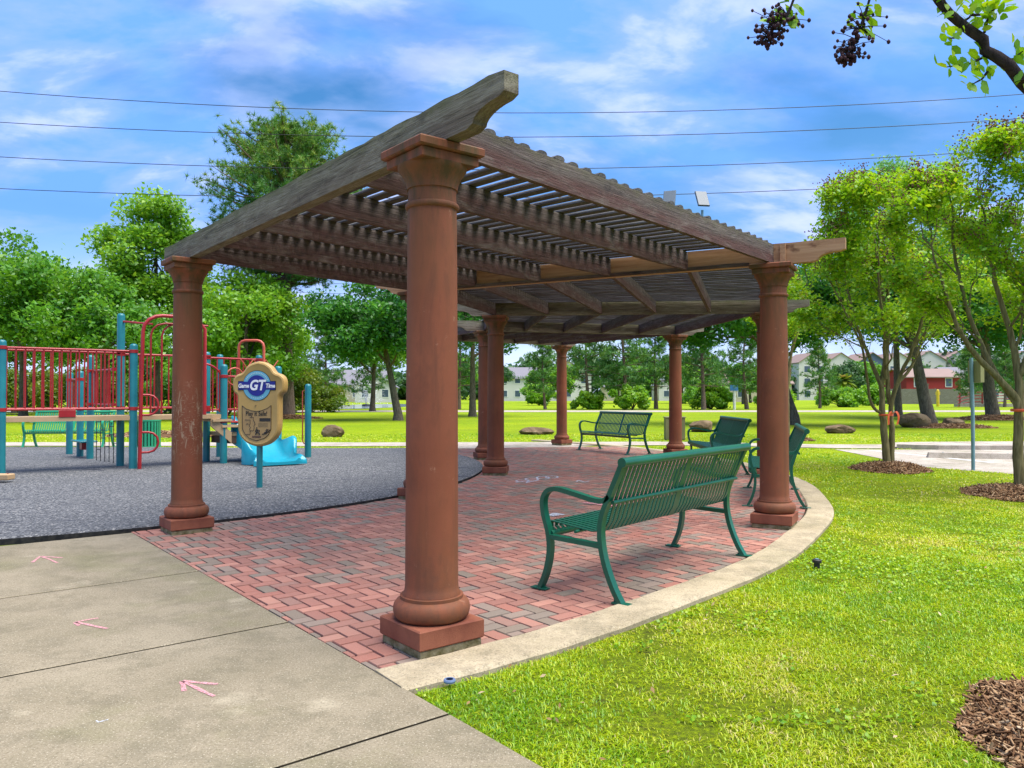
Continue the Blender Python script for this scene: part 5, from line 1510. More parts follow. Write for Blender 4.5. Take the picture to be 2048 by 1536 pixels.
# sprays of leaves and hanging seed heads on the near tree (local coordinates)
def spray(p0, p1, nl, name='leaf_spray'):
    rr = np.random.default_rng(int(abs(p0[0] * 1000)) + nl)
    nl = int(nl * 1.9)
    p0, p1 = np.array(p0), np.array(p1); pts = [p0, (p0 + p1) / 2 + np.array([0, 0, -0.012]), p1]
    MB().tube([tuple(q) for q in pts], [0.005, 0.0035, 0.0018], 5).build('twig', M_bark_near, near)
    u_ = np.linspace(0.12, 1.05, nl)[:, None]
    c = p0 + (p1 - p0) * u_ + rr.normal(size=(nl, 3)) * 0.016
    n = nl; nrm, t, s = rot_rand(n, rr, 0.4)
    ax = (p1 - p0) / np.linalg.norm(p1 - p0)
    side = np.where(np.arange(n) % 2 == 0, 1, -1)[:, None] * np.cross(ax, [0, 1, 0]) + ax * 0.5 + rr.normal(size=(n, 3)) * 0.25
    t = side / np.linalg.norm(side, axis=1)[:, None]; s = np.cross(t, nrm); s /= np.linalg.norm(s, axis=1)[:, None]
    L_ = 0.040 * rr.uniform(0.75, 1.2, (n, 1)); W_ = L_ * 0.58; up_ = np.cross(s, t) * L_ * 0.10
    P = [c, c + t * L_ * 0.3 + s * W_ * 0.45 + up_, c + t * L_ * 0.7 + s * W_ * 0.42 + up_, c + t * L_, c + t * L_ * 0.7 - s * W_ * 0.42 + up_, c + t * L_ * 0.3 - s * W_ * 0.45 + up_]
    v = np.stack(P, 1).reshape(-1, 3); f = np.arange(n * 6).reshape(n, 6)
    tag(link(name, np_mesh(name, v, f, rr.uniform(0, 0.8, n)), M_lf_crape, near), kind='stuff')
def nearpt(px, py, d=2.5): return ((px - 1024) / 1545 * d - 2.32, d - 2.92, 1.28 + (790 - py) / 1545 * d - ZL)
A1 = [((1985, 105, 2.52), (1898, 130, 2.46), 11), ((1975, 60, 2.5), (1985, 15, 2.44), 9), ((1925, 55, 2.5), (1905, 72, 2.4), 8), ((1950, 25, 2.5), (2005, 8, 2.42), 10), ((1915, 30, 2.5), (1885, -30, 2.45), 10),
      ((2000, 125, 2.52), (2052, 98, 2.5), 8), ((1988, 130, 2.5), (1950, 165, 2.46), 9), ((1930, 40, 2.5), (1960, 5, 2.55), 8), ((2035, 160, 2.5), (2100, 130, 2.45), 8)]
for (a, b, c), (d_, e, f_), nl in A1: spray(nearpt(a, b, c), nearpt(d_, e, f_), nl)
def panicle(px, py, d, wpx, hpx, seed):
    rr = np.random.default_rng(seed)
    root = nearpt(px + wpx * 0.7, -60, d); tip = nearpt(px - wpx * 0.2, py + hpx * 0.45, d)
    m_ = MB(); path = [root, nearpt(px + wpx * 0.45, 10, d), nearpt(px, py, d), tip]
    path = [tuple(p) for p in arc_pts([Vector(p) for p in path], 4)]
    m_.tube(path, [0.005 - 0.0035 * i / (len(path) - 1) for i in range(len(path))], 5)
    caps = MB()
    for k in range(130):
        u_ = rr.uniform(0.45, 1.0); i = int(u_ * (len(path) - 1)); base_ = np.array(path[min(i, len(path) - 1)])
        off = rr.normal(size=3) * np.array([wpx, wpx * 0.7, hpx * 0.5]) / 1545 * d * 0.26 * (1.25 - 0.7 * (u_ - 0.45) / 0.55)
        q = base_ + off
        m_.tube([tuple(base_), tuple((base_ + q) / 2 + np.array([0, 0, 0.004])), tuple(q)], [0.0016, 0.0012, 0.001], 4)
        r = rr.uniform(0.0046, 0.0066)
        caps.lathe([(r * 0.3, -r), (r * 0.9, -r * 0.4), (r, r * 0.25), (r * 0.55, r * 0.9), (r * 0.1, r * 1.3)], 6, tuple(q))
    o = m_.build('seed_stalk', M_bark_near, near)
    tag(caps.build('seed_capsules', M_seed, o), kind='stuff')
    spray(path[len(path) // 3], path[len(path) // 2], 8)
    spray(path[0], path[len(path) // 3], 9)
panicle(1550, 55, 2.35, 78, 70, 5)
panicle(1708, 90, 2.35, 70, 80, 6)
# ribbons
def ribbon(x, y, z, r, label, rz):
    t = empty('ribbon', (x, y, z), rz); tag(t, label, 'ribbon', 'orange flagging ribbons')
    MB().lathe([(r, -0.018), (r + 0.006, -0.012), (r + 0.006, 0.012), (r, 0.018)], 16, cap=False).build('band', M_ribbon, t, smooth=50)
    for s in (-1, 1):
        pts = [(0.01 * s, -r - 0.01, 0), (0.05 * s, -r - 0.05, 0.06), (0.10 * s, -r - 0.06, -0.03), (0.085 * s, -r - 0.04, -0.17)]
        m_ = MB(); Vv = []
        for p in arc_pts([Vector(p) for p in pts], 3): Vv += [(p.x, p.y, p.z), (p.x + 0.045, p.y + 0.006, p.z + 0.012)]
        m_.add(Vv, [(2 * i, 2 * i + 1, 2 * i + 3, 2 * i + 2) for i in range(len(Vv) // 2 - 1)]); m_.build('tail', M_ribbon, t)
ribbon(6.56, 13.56, 0.93, 0.115, 'orange ribbon tied round the twin-trunked crape myrtle right of the pergola', 0.2)
ribbon(6.71, 10.16, 1.08, 0.13, 'orange ribbon tied round the crape myrtle at the right edge', 0.1)

# ------------------------------------------------------------------ mulch beds
def mulch(x, y, rx_, ry_, h, n, size, seed, label):
    rr = np.random.default_rng(seed); n = int(n * 1.7)
    Vv = [(x, y, ZL + h)]; Fv = []; NR, NA = 8, 40
    for r in range(1, NR + 1):
        u_ = r / NR
        for a in range(NA):
            w = 2 * math.pi * a / NA; e = 1 + 0.06 * math.sin(3 * w + seed) + 0.04 * math.sin(7 * w)
            Vv.append((x + rx_ * u_ * e * math.cos(w), y + ry_ * u_ * e * math.sin(w), ZL - 0.012 + h * (1 - u_ ** 2.2) + rr.normal() * 0.006))
    Fv = [(0, 1 + a, 1 + (a + 1) % NA) for a in range(NA)]
    me = bpy.data.meshes.new('m')
    quads = [(1 + r * NA + a, 1 + (r + 1) * NA + a, 1 + (r + 1) * NA + (a + 1) % NA, 1 + r * NA + (a + 1) % NA) for r in range(NR - 1) for a in range(NA)]
    # chips: little three-sided slivers
    a = rr.uniform(0, 2 * math.pi, n); u_ = np.sqrt(rr.uniform(0, 1.08, n))
    e = 1 + 0.06 * np.sin(3 * a + seed) + 0.04 * np.sin(7 * a)
    c = np.stack([x + rx_ * u_ * e * np.cos(a), y + ry_ * u_ * e * np.sin(a), ZL + np.maximum(0.0, h * (1 - u_ ** 2.2)) + rr.uniform(0, 0.02, n)], 1)
    d = rr.normal(size=(n, 3)); d[:, 2] *= 0.35; d /= np.linalg.norm(d, axis=1)[:, None]
    s = np.cross(d, rr.normal(size=(n, 3))); s /= np.linalg.norm(s, axis=1)[:, None]
    k = np.cross(d, s)
    L_ = size * rr.uniform(0.4, 1.5, (n, 1)); W_ = size * 0.085 * rr.uniform(0.6, 1.6, (n, 1))
    ring = lambda t: [c + d * L_ * t + s * W_, c + d * L_ * t - s * W_ * 0.6 + k * W_ * 0.7, c + d * L_ * t - s * W_ * 0.6 - k * W_ * 0.7]
    A_, B_ = ring(-0.5), ring(0.5)
    cv = np.stack(A_ + B_, 1).reshape(-1, 3)
    b0 = np.arange(n)[:, None] * 6
    cf = np.concatenate([b0 + np.array([[0, 1, 4, 3]]), b0 + np.array([[1, 2, 5, 4]]), b0 + np.array([[2, 0, 3, 5]])])
    mv = np.array(Vv); nb = len(mv)
    tri4 = np.array(quads)
    cent = np.array([(f[0], f[0], f[1], f[2]) for f in Fv])
    verts = np.concatenate([mv, cv]); faces = np.concatenate([tri4, cf + nb])
    tone = np.concatenate([np.full(len(tri4), 0.12), np.tile(np.clip(rr.beta(1.6, 2.2, n), 0, 1), 3)])
    o = link('mulch_bed', np_mesh('mulch_bed', verts, faces, tone), M_mulch)
    tag(o, label, 'mulch', 'mulch beds round the trees', kind='stuff')
mulch(6.60, 13.5, 0.62, 0.66, 0.13, 2600, 0.075, 1, 'mulch ring under the twin-trunked crape myrtle')
mulch(6.70, 10.1, 0.72, 0.72, 0.12, 3000, 0.07, 2, 'mulch ring under the crape myrtle at the right edge')
mulch(2.40, 2.88, 0.66, 0.62, 0.10, 4200, 0.055, 3, 'mulch in the bottom right corner of the lawn')
mulch(17.7, 31.0, 1.6, 0.8, 0.16, 900, 0.12, 4, 'mulch around the leaning tree and boulder')
mulch(25.5, 40.6, 2.4, 1.0, 0.25, 900, 0.16, 5, 'dark mulch mound under the upright oak')
mulch(-10.9, 24.5, 2.0, 0.8, 0.16, 700, 0.12, 6, 'mulch patch behind the pale green bench')
mulch(-12.6, 43.0, 1.9, 1.0, 0.2, 700, 0.16, 7, 'bare mulch at the foot of the tall pine')
mulch(8.0, 22.4, 0.7, 0.6, 0.12, 700, 0.08, 8, 'mulch under the half hidden crape myrtle behind the column')

# ------------------------------------------------------------------ sign post, utility pieces
sp = empty('sign_post', (8.0, 13.42, ZL)); tag(sp, 'slim grey metal sign post seen from behind at the car park edge', 'sign post')
MB().tube([(0, 0, 0), (0.0, 0, 1.0), (-0.02, 0, 1.96)], 0.03, 12).build('pole', M_galv, sp, smooth=50)
MB().box((0.055, -0.015, 1.72), (0.07, 0.30, 0.38), Matrix.Rotation(R(8), 3, 'Z'), 0.003).build('sign_plate', bench_paint('yellowed_sign_back', (0.25, 0.24, 0.09), (0.33, 0.31, 0.13), 0.5), sp)
for z in (1.58, 1.86): MB().box((0.015, 0.0, z), (0.085, 0.02, 0.02)).build('bracket', M_galv, sp)
ws = empty('wheel_stop', (9.55, 15.95, ZL + 0.007), R(-14)); tag(ws, 'concrete wheel stop lying in the parking bay', 'wheel stop')
MB().add([(-0.9, -0.09, 0), (0.9, -0.09, 0), (0.9, 0.09, 0), (-0.9, 0.09, 0), (-0.87, -0.05, 0.11), (0.87, -0.05, 0.11), (0.87, 0.05, 0.11), (-0.87, 0.05, 0.11)], [(3, 2, 1, 0), (4, 5, 6, 7), (0, 1, 5, 4), (1, 2, 6, 5), (2, 3, 7, 6), (3, 0, 4, 7)]).build('block', M_path, ws)
for x in (-0.6, 0.6): MB().lathe([(0.015, 0.11), (0.015, 0.116)], 8, (x, 0, 0)).build('pin', M_galv, ws)
ub = empty('utility_box', (4.75, 22.6, ZL)); tag(ub, 'olive utility box on the lawn behind the far right column', 'utility box')
MB().box((0, 0, 0.33), (0.56, 0.3, 0.64), None, 0.01).build('cabinet', bench_paint('olive_box', (0.14, 0.13, 0.05), (0.19, 0.17, 0.07), 0.6), ub)
MB().box((0, 0, 0.665), (0.60, 0.34, 0.03), None, 0.006).build('lid', bench_paint('olive_lid', (0.17, 0.15, 0.07), (0.21, 0.19, 0.09), 0.6), ub)
tp = empty('thin_post', (-0.94, 22.2, ZL)); tag(tp, 'thin dark post on the lawn left of the far inner columns', 'post')
MB().tube([(0, 0, 0), (0, 0, 0.68)], 0.028, 8).build('shaft', M_chain, tp)
MB().lathe([(0.034, 0.68), (0.034, 0.70), (0.01, 0.72)], 8).build('cap', M_chain, tp)
sh = empty('sprinkler_head', (2.29, 5.82, ZL)); tag(sh, 'small black sprinkler head standing in the grass by the kerb', 'sprinkler')
MB().lathe([(0.022, 0), (0.022, 0.055), (0.034, 0.056), (0.034, 0.075), (0.028, 0.08)], 14).build('body', M_black, sh)
MB().lathe([(0.012, 0.08), (0.012, 0.086)], 10).build('nozzle', M_galv, sh)
cp = empty('ring_cap', (-0.278, 3.46, ZL + 0.035)); tag(cp, 'blue grey ring cap in the grass where walk and kerb meet', 'cap')
MB().lathe([(0.016, 0.0), (0.026, 0.0), (0.028, 0.008), (0.025, 0.014), (0.016, 0.014)], 18, cap=False).build('rim', bench_paint('blue_grey_plastic', (0.10, 0.15, 0.26), (0.16, 0.22, 0.34)), cp, smooth=40)
MB().lathe([(0.015, 0.002), (0.015, 0.005)], 14).build('disc', M_black, cp)

# ------------------------------------------------------------------ buildings
def mm(name, c, rough=0.8): return simple(name, tuple(x * 0.92 for x in c), c, 0.6, rough, 0.2, 0.1, 6, 0.02)
M_wallw = mm('render_white', (0.60, 0.57, 0.52)); M_wallc = mm('siding_cream', (0.50, 0.43, 0.31)); M_wallr = mm('siding_red', (0.30, 0.035, 0.035)); M_walldk = mm('cladding_slate', (0.10, 0.13, 0.20))
M_roofb = mm('shingle_brown', (0.27, 0.19, 0.16)); M_roofg = mm('shingle_grey', (0.20, 0.19, 0.21)); M_glass = bench_paint('window_glass', (0.05, 0.075, 0.11), (0.08, 0.11, 0.15), 0.12); M_trim = mm('trim_white', (0.70, 0.68, 0.64))
def gable(x0, x1, y0, y1, z, h, ov, axis='y'):
    m_ = MB()
    if axis == 'y':     # ridge runs along y
        xm = (x0 + x1) / 2
        A = [(x0 - ov, y0 - ov, z - 0.1), (xm, y0 - ov, z + h), (x1 + ov, y0 - ov, z - 0.1)]; B = [(p[0], y1 + ov, p[2]) for p in A]
    else:
        ym = (y0 + y1) / 2
        A = [(x0 - ov, y0 - ov, z - 0.1), (x0 - ov, ym, z + h), (x0 - ov, y1 + ov, z - 0.1)]; B = [(x1 + ov, p[1], p[2]) for p in A]
    dn = Vector((0, 0, -0.18))
    A2 = [tuple(Vector(p) + dn) for p in A]; B2 = [tuple(Vector(p) + dn) for p in B]
    m_.add(A + B + A2 + B2, [(0, 1, 4, 3), (1, 2, 5, 4), (6, 9, 10, 7), (7, 10, 11, 8), (0, 6, 7, 1), (1, 7, 8, 2), (3, 4, 10, 9), (4, 5, 11, 10), (0, 3, 9, 6), (2, 8, 11, 5)])
    return m_
def house(name, label, x, y, rz, w, dpt, h, roof_h, wall, roof, wins, axis='x', group='houses beyond the park', cat='house', door=None):
    t = empty(name, (x, y, ZL), rz); tag(t, label, cat, group)
    m_ = MB(); hw, hd = w / 2, dpt / 2
    m_.box((0, 0, h / 2), (w, dpt, h))
    if axis == 'y': m_.add([(-hw, -hd, h), (hw, -hd, h), (0, -hd, h + roof_h * 0.96)], [(0, 1, 2)]).add([(-hw, hd, h), (hw, hd, h), (0, hd, h + roof_h * 0.96)], [(2, 1, 0)])
    else: m_.add([(-hw, -hd, h), (-hw, hd, h), (-hw, 0, h + roof_h * 0.96)], [(2, 1, 0)]).add([(hw, -hd, h), (hw, hd, h), (hw, 0, h + roof_h * 0.96)], [(0, 1, 2)])
    m_.build('wall', wall, t)
    gable(-hw, hw, -hd, hd, h, roof_h, 0.4, axis).build('roof', roof, t)
    for (wx, wz, ww, wh) in wins:
        f = MB().box((wx, -hd - 0.03, wz), (ww + 0.24, 0.06, wh + 0.24)).build('window', M_trim, t)
        MB().box((wx, -hd - 0.066, wz), (ww, 0.012, wh)).build('pane', M_glass, f)
    if door:
        f = MB().box((door, -hd - 0.03, 1.05), (1.1, 0.06, 2.1)).build('door', M_trim, t)
    return t
def win_grid(w, rows_, ncol, z0=1.6, dz=2.9, ww=1.1, wh=1.3): return [(-w / 2 + w * (i + 0.5) / ncol, z0 + dz * r, ww, wh) for r in range(rows_) for i in range(ncol)]
house('house', 'cream house with grey roof left of the fountain', -29.5, 150, 0, 11, 8, 3.4, 2.8, M_wallc, M_roofg, win_grid(11, 1, 3), 'x', door=0.8)
house('house', 'low pale house with pointed grey roof just left of the fountain', -24.5, 140, 0.1, 7, 8, 2.8, 2.4, M_wallw, M_roofg, win_grid(7, 1, 2), 'y')
house('house', 'white two-storey house left of the far column', 1.2, 170, 0, 8.4, 9, 5.0, 2.4, M_wallw, M_roofg, win_grid(8.4, 2, 3), 'x', door=2.6)
house('house', 'white two-storey house with grey gable just behind the far column', 12.2, 172, 0, 10, 9, 5.6, 3.2, M_wallw, M_roofg, win_grid(10, 2, 3), 'y', door=-2.0)
house('house', 'pale house with grey roof behind the far bench pines', 24.5, 175, -0.1, 8.5, 9, 3.2, 2.6, M_wallc, M_roofg, win_grid(8.5, 1, 2), 'x')
house('house', 'dark-roofed house right of the column by the right bench', 38.0, 178, 0, 10, 9, 3.6, 3.6, M_wallw, M_roofg, win_grid(10, 1, 3), 'y', door=2.0)
house('house', 'cream house with brown roof left of the right-hand column', 46.5, 150, 0.1, 12, 9, 3.6, 3.0, M_wallc, M_roofb, win_grid(12, 1, 3), 'x', door=-3.3)
house('red_house', 'red two-storey house with pale roof behind the leaning tree', 74.0, 140, 0, 9.6, 9, 4.6, 1.5, M_wallr, M_roofb, [(-2.9, 3.5, 1.0, 1.4), (2.6, 3.5, 1.0, 1.4), (-2.9, 1.3, 1.2, 1.4)], 'x', door=1.6)
house('house', 'grey-roofed house between the red house and the right pines', 89.0, 152, 0, 10, 9, 4.2, 2.6, M_wallw, M_roofg, win_grid(10, 1, 3), 'x')
def apartment(label, x, y, nb, bw_, h, seed, dark):
    t = empty('apartment_building', (x, y, ZL)); tag(t, label, 'building', 'apartment blocks on the right')
    for i in range(nb):
        x0 = i * bw_; dd = -1.2 if i % 2 == 0 else 0.0
        w_ = MB().box((x0 + bw_ / 2, 6 + dd, h / 2), (bw_ - 0.02 * (i % 2), 12, h)).add([(x0, dd, h), (x0 + bw_, dd, h), (x0 + bw_ / 2, dd, h + 2.3)], [(0, 1, 2)]).build('wall', M_walldk if i in dark else M_wallw, t)
        gable(x0 + 0.1, x0 + bw_ - 0.1, dd, 12 + dd, h, 2.5, 0.35, 'y').build('roof', M_roofb, t)
        for r in range(3):
            for k in (0.28, 0.72):
                if r == 1 and k > 0.5 and i % 2: 
                    b_ = MB().box((x0 + bw_ * k, dd - 0.03, 1.5 + 3.1 * r), (2.2, 0.05, 2.4)).build('balcony', M_glass, t)
                    MB().box((x0 + bw_ * k, dd - 0.45, 0.6 + 3.1 * r), (2.4, 0.9, 0.12)).build('floor', M_trim, b_); continue
                f = MB().box((x0 + bw_ * k, dd - 0.03, 1.6 + 3.1 * r), (1.7, 0.06, 1.8)).build('window', M_trim, t)
                MB().box((x0 + bw_ * k, dd - 0.066, 1.6 + 3.1 * r), (1.45, 0.012, 1.55)).build('pane', M_glass, f)
apartment('pale three-storey apartments with brown gabled roofs right of the pergola', 72, 195, 4, 7.4, 9.6, 1, (2,))
apartment('white three-storey apartments behind the red house, cut by tree crowns', 106, 205, 5, 8.5, 10.6, 2, ())
# wooden fence, railing, far posts
fn = empty('wooden_fence', (60, 112, ZL)); tag(fn, 'weathered wooden board fence in front of the red house', 'fence')
M_fence = wood_mat('fence_wood', (0.12, 0.11, 0.09), (0.22, 0.20, 0.16), (0.30, 0.28, 0.23), 0, 0, 0.1)
for k in range(8): MB().box((-9 + k * 2.6, 0.06, 1.15), (0.10, 0.1, 2.3)).build('post', M_fence, fn)
m_ = MB()
for k in range(130): m_.box((-9 + k * 0.14, 0, 1.1 + random.uniform(-0.02, 0.02)), (0.132, 0.025, 2.2))
tag(m_.build('boards', M_fence, fn), kind='stuff')
rl = empty('red_footbridge_railing', (54.5, 86, ZL)); tag(rl, 'curved red metal railing of a footbridge beyond the right lawn', 'railing')
pts = [(-4.9 + 0.3 * math.sin(0), 0, -0.25), (-4.2, 0, 0.15), (-3, 0, 0.3), (0, 0.2, 0.3), (6, 0.6, 0.3)]
for z in (0.25, 0.6, 0.95, 1.3): MB().tube([(p[0], p[1], p[2] + z) for p in arc_pts([Vector(p) for p in pts], 4)], 0.05, 6).build('rail', M_red, rl, smooth=50)
for k in range(9):
    x = -4.6 + k * 1.25; MB().box((x, 0.1, 0.78), (0.12, 0.12, 1.6)).build('post', M_red, rl)
MB().box((0.8, 0.5, 0.15), (11, 1.2, 0.4)).build('deck', M_path, rl)
yb = empty('yellow_bollard', (48.5, 88.0, ZL)); tag(yb, 'yellow bollard beside the road left of the red railing', 'bollard')
MB().lathe([(0.16, 0), (0.16, 1.75), (0.12, 1.9), (0.03, 1.95)], 10).build('shaft', bench_paint('bollard_yellow', (0.6, 0.42, 0.02), (0.7, 0.5, 0.03)), yb)
MB().box((0, 0, 1.5), (0.5, 0.1, 0.35)).build('plate', bench_paint('bollard_plate', (0.55, 0.40, 0.04), (0.6, 0.45, 0.06)), yb)
wp_ = empty('wooden_post', (42.0, 78.5, ZL)); tag(wp_, 'square wooden post behind the leaning tree', 'post')
MB().box((0, 0, 1.2), (0.42, 0.42, 2.4), None, 0.03).build('shaft', M_fence, wp_); MB().box((0, 0, 2.42), (0.5, 0.5, 0.06)).build('cap', M_fence, wp_)
fs = empty('far_signpost', (20.0, 69.5, ZL)); tag(fs, 'white signpost with a small blue plate beyond the road', 'sign post')
MB().tube([(0, 0, 0), (0, 0, 2.0)], 0.13, 8).build('pole', M_trim, fs); MB().box((-0.05, -0.1, 1.95), (0.7, 0.08, 0.5)).build('plate', bench_paint('blue_plate', (0.03, 0.16, 0.45), (0.05, 0.2, 0.5)), fs)
# palm
pa = empty('palm_tree', (39.6, 92, ZL)); tag(pa, 'small shaggy palm in front of the apartments', 'tree')
MB().tube([(0, 0, 0), (0.05, 0, 1.5), (0, 0, 3.0)], [0.35, 0.28, 0.3], 9).build('trunk', M_bark, pa)
m_ = MB()
for k in range(46):
    a = k * 2.4; el = R(70 - 110 * k / 46); L_ = 1.5
    pts = [(math.cos(a) * math.cos(el) * L_ * u_, math.sin(a) * math.cos(el) * L_ * u_, 3.0 + math.sin(el) * L_ * u_ - 0.5 * u_ * u_) for u_ in (0, 0.5, 1.0)]
    n_ = Vector((-math.sin(a), math.cos(a), 0))
    Vv = []
    for p, w in zip(pts, (0.05, 0.3, 0.12)): Vv += [tuple(Vector(p) + n_ * w), tuple(Vector(p) - n_ * w)]
    m_.add(Vv, [(0, 1, 3, 2), (2, 3, 5, 4)])
me = one(m_, 'fronds', M_lf_shrub); at = me.attributes.new('rnd', 'FLOAT', 'FACE'); at.data.foreach_set('value', [random.random() for _ in me.polygons]); link('fronds', me, None, pa)
# pond and fountain
pond = sheet('pond', [(-17 + 5.2 * math.cos(R(a)) , 92 + 20 * math.sin(R(a))) for a in range(0, 360, 12)], ZL + 0.012, bench_paint('pond_water', (0.30, 0.38, 0.44), (0.36, 0.44, 0.50), 0.08))
fo = empty('fountain', (-17.0, 90, -0.02)); tag(fo, 'white fountain spray rising from the pond', 'fountain')
MB().lathe([(0.5, 0), (0.45, 0.2), (0.2, 0.25)], 12).build('float', M_chain, fo)
rr = np.random.default_rng(3); n = 5200
a = rr.uniform(0, 2 * math.pi, n); u_ = rr.uniform(0, 1, n) ; Rm = 2.6 * rr.uniform(0.15, 1.0, n)
c = np.stack([np.cos(a) * Rm * u_, np.sin(a) * Rm * u_, 0.2 + 4 * u_ * (1 - u_) * 2.9 * (1.1 - 0.25 * Rm / 2.6) + 0.0 * u_], 1)
v, f, rv = leaves(c, 0.10, rr, 0.5, 0)
tag(link('spray', np_mesh('spray', v, f, rv), M_trim, fo), kind='stuff')

# ------------------------------------------------------------------ grass blades
def on_lawn(x, y):
    dx_, dy_ = x - CX, y - CY
    r = np.hypot(dx_, dy_); ang = np.arctan2(dy_, dx_)
    uu = dx_ * U.x + dy_ * U.y; ww = dx_ * V_.x + dy_ * V_.y
    off = 0.03 * np.maximum(0, -ang - 0.55)
    ring_ = (r > R_RUB - 0.02) & (r < R_K1 + 0.025 + off) & (ww > WALK_D - 0.1) & (ang < 0.8)
    rubm = (r <= R_RUB + 0.02) & (y < 18.8)
    walkm = (ww <= WALK_D + 0.015) & (ww > WALK_D - 4.45) & (uu > 7.2)
    pathm = (np.abs(y - 20.5) < 0.95) & (x < 5) | (np.abs(y - 19.95) < 1.1) & (x >= 5) & (x < 30)
    park = (x > 7.6) & (y < 18.7) & (y > 14.2) | (x > 7.3 + np.clip(14.3 - y, 0, 3) * 0.75) & (y > 11.9) & (y < 18.7) | (x > 9.5) & (y > 8) & (y < 18.7)
    ap = (x > -2.4) & (x < 2.0) & (y > 18.4) & (y < 20.3)
    m = ~(ring_ | rubm | walkm | pathm | park | ap)
    for cx_, cy_, a_, b_ in ((6.60, 13.5, 0.6, 0.62), (6.70, 10.1, 0.7, 0.7), (2.40, 2.88, 0.64, 0.6)):
        m &= ((x - cx_) / a_) ** 2 + ((y - cy_) / b_) ** 2 > 1
    return m
def vnoise(x, y, s, seed):
    g = np.random.default_rng(seed).uniform(0, 1, (64, 64))
    X, Y = x * s + 100, y * s + 100
    i, j = np.floor(X).astype(int), np.floor(Y).astype(int); fx, fy = X - i, Y - j
    fx = fx * fx * (3 - 2 * fx); fy = fy * fy * (3 - 2 * fy)
    G_ = lambda a, b: g[a % 64, b % 64]
    return (G_(i, j) * (1 - fx) + G_(i + 1, j) * fx) * (1 - fy) + (G_(i, j + 1) * (1 - fx) + G_(i + 1, j + 1) * fx) * fy
gv, gf, gr = [], [], []; nb = 0
bands = [(1.6, 4.2, 12000, 0.029, 0.0042), (4.2, 6.5, 8500, 0.029, 0.005), (6.5, 10, 3800, 0.030, 0.0085), (10, 16, 1100, 0.032, 0.014), (16, 26, 260, 0.035, 0.026)]
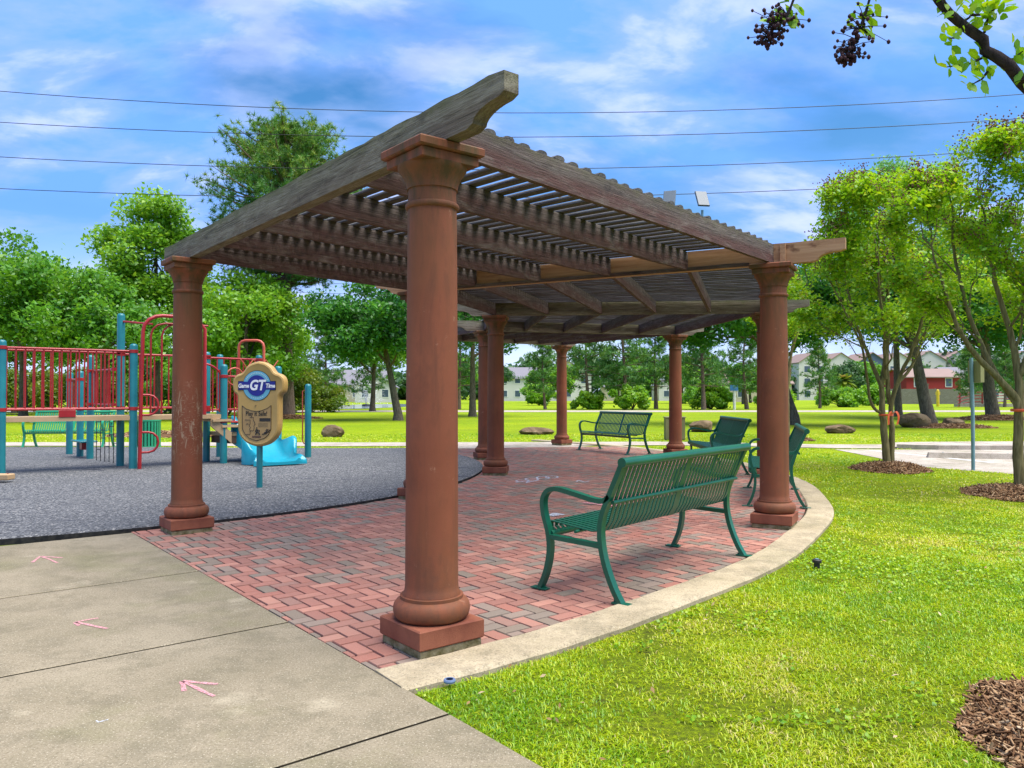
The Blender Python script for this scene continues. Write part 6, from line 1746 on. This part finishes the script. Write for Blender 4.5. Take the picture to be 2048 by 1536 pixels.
for y0, y1, dens, hgt, wid in bands:
    rr = np.random.default_rng(int(y0 * 10))
    xl, xr = (-0.9 if y1 < 5 else -0.75 * y1), 0.78 * y1 + 0.8
    n = int((xr - xl) * (y1 - y0) * dens)
    x = rr.uniform(xl, xr, n); y = rr.uniform(y0, y1, n)
    k = on_lawn(x, y); x, y = x[k], y[k]
    pat = 0.55 * vnoise(x, y, 1.6, 1) + 0.45 * vnoise(x, y, 5.5, 2)
    k = rr.uniform(0, 1, len(x)) < np.clip(pat * 2.3 - 0.35, 0.06, 1)
    x, y, pat = x[k], y[k], pat[k]; n = len(x)
    a = rr.uniform(0, 2 * math.pi, n); lean = rr.uniform(0.1, 1.9, n)
    h = hgt * rr.uniform(0.45, 1.15, n) * (0.6 + 0.6 * pat)
    d = np.stack([np.cos(a), np.sin(a), np.zeros(n)], 1); s = np.stack([-np.sin(a), np.cos(a), np.zeros(n)], 1)
    w = (wid * rr.uniform(0.6, 1.3, n))[:, None]
    b = np.stack([x, y, np.full(n, ZL - 0.003)], 1)
    m1 = b + d * (h * lean * 0.35)[:, None] + np.array([0, 0, 1]) * (h * 0.62)[:, None]
    tp_ = b + d * (h * lean)[:, None] + np.array([0, 0, 1]) * (h * np.clip(1.05 - lean * 0.35, 0.3, 1))[:, None]
    v = np.stack([b - s * w * 0.5, b + s * w * 0.5, m1 + s * w * 0.45, tp_, m1 - s * w * 0.45], 1).reshape(-1, 3)
    i0 = np.arange(n) * 5
    gv.append(v)
    f1 = np.stack([i0, i0 + 1, i0 + 2, i0 + 4], 1) + nb; f2 = np.stack([i0 + 4, i0 + 2, i0 + 3, i0 + 3], 1) + nb
    tone = np.clip(-0.08 + 0.62 * vnoise(x, y, 0.9, 5) + 0.45 * vnoise(x, y, 5.0, 6) + rr.normal(0, 0.22, n), 0, 1)
    gf.append((np.stack([i0, i0 + 1, i0 + 2, i0 + 4], 1) + nb)); gr.append(tone)
    gf.append(np.stack([i0 + 4, i0 + 2, i0 + 3, i0 + 3], 1) + nb); gr.append(tone)
    nb += n * 5
gv = np.concatenate(gv); ga = np.concatenate(gf); grr = np.concatenate(gr)
# split quads and tips: build as triangles so every face is valid
quad = ga[:, 2] != ga[:, 3]
tri = np.concatenate([ga[:, [0, 1, 2]], ga[quad][:, [0, 2, 3]]])
rvv = np.concatenate([grr, grr[quad]])
tag(link('grass', np_mesh('grass', gv, tri, rvv), M_grass), 'short bright green lawn grass', 'grass', kind='stuff')
# low broad-leaved weeds in patches of the near lawn
rr = np.random.default_rng(19); n = 60000
y = rr.uniform(1.6, 7.5, n); x = rr.uniform(-0.9, 5.5, n)
k = on_lawn(x, y) & (vnoise(x, y, 1.1, 21) * 0.6 + vnoise(x, y, 4.5, 22) * 0.4 > 0.60); x, y = x[k], y[k]
v, f, rv = leaves(np.stack([x, y, ZL + rr.uniform(0.008, 0.034, len(x))], 1), 0.019, rr, 0.85, 1.2, 0.5, tone=np.full(len(x), 0.22))
tag(link('clover', np_mesh('clover', v, f, rv), M_grass), 'low clover and weeds in patches of the near lawn', 'weeds', kind='stuff')
# fallen leaves and bits of dry litter in the grass
rr = np.random.default_rng(8); n = 380
y = 2.6 + 12 * rr.uniform(0, 1, n) ** 1.6; x = rr.uniform(-0.6, 0.75, n) * y
k = on_lawn(x, y); x, y = x[k], y[k]
v, f, rv = leaves(np.stack([x, y, np.full(len(x), ZL + 0.026)], 1), 0.026, rr, 0.42, 1.5, 0.6)
def litter_mat():
    b = NB('dry_leaf', 0.9, 0.1); b.col(b.ramp(b.attr('rnd'), [(0, (0.16, 0.085, 0.035)), (0.6, (0.34, 0.22, 0.10)), (1, (0.52, 0.42, 0.26))])); return b.m
tag(link('fallen_leaves', np_mesh('fallen_leaves', v, f, rv), litter_mat()), 'scattered dry fallen leaves in the lawn', 'leaves', kind='stuff')
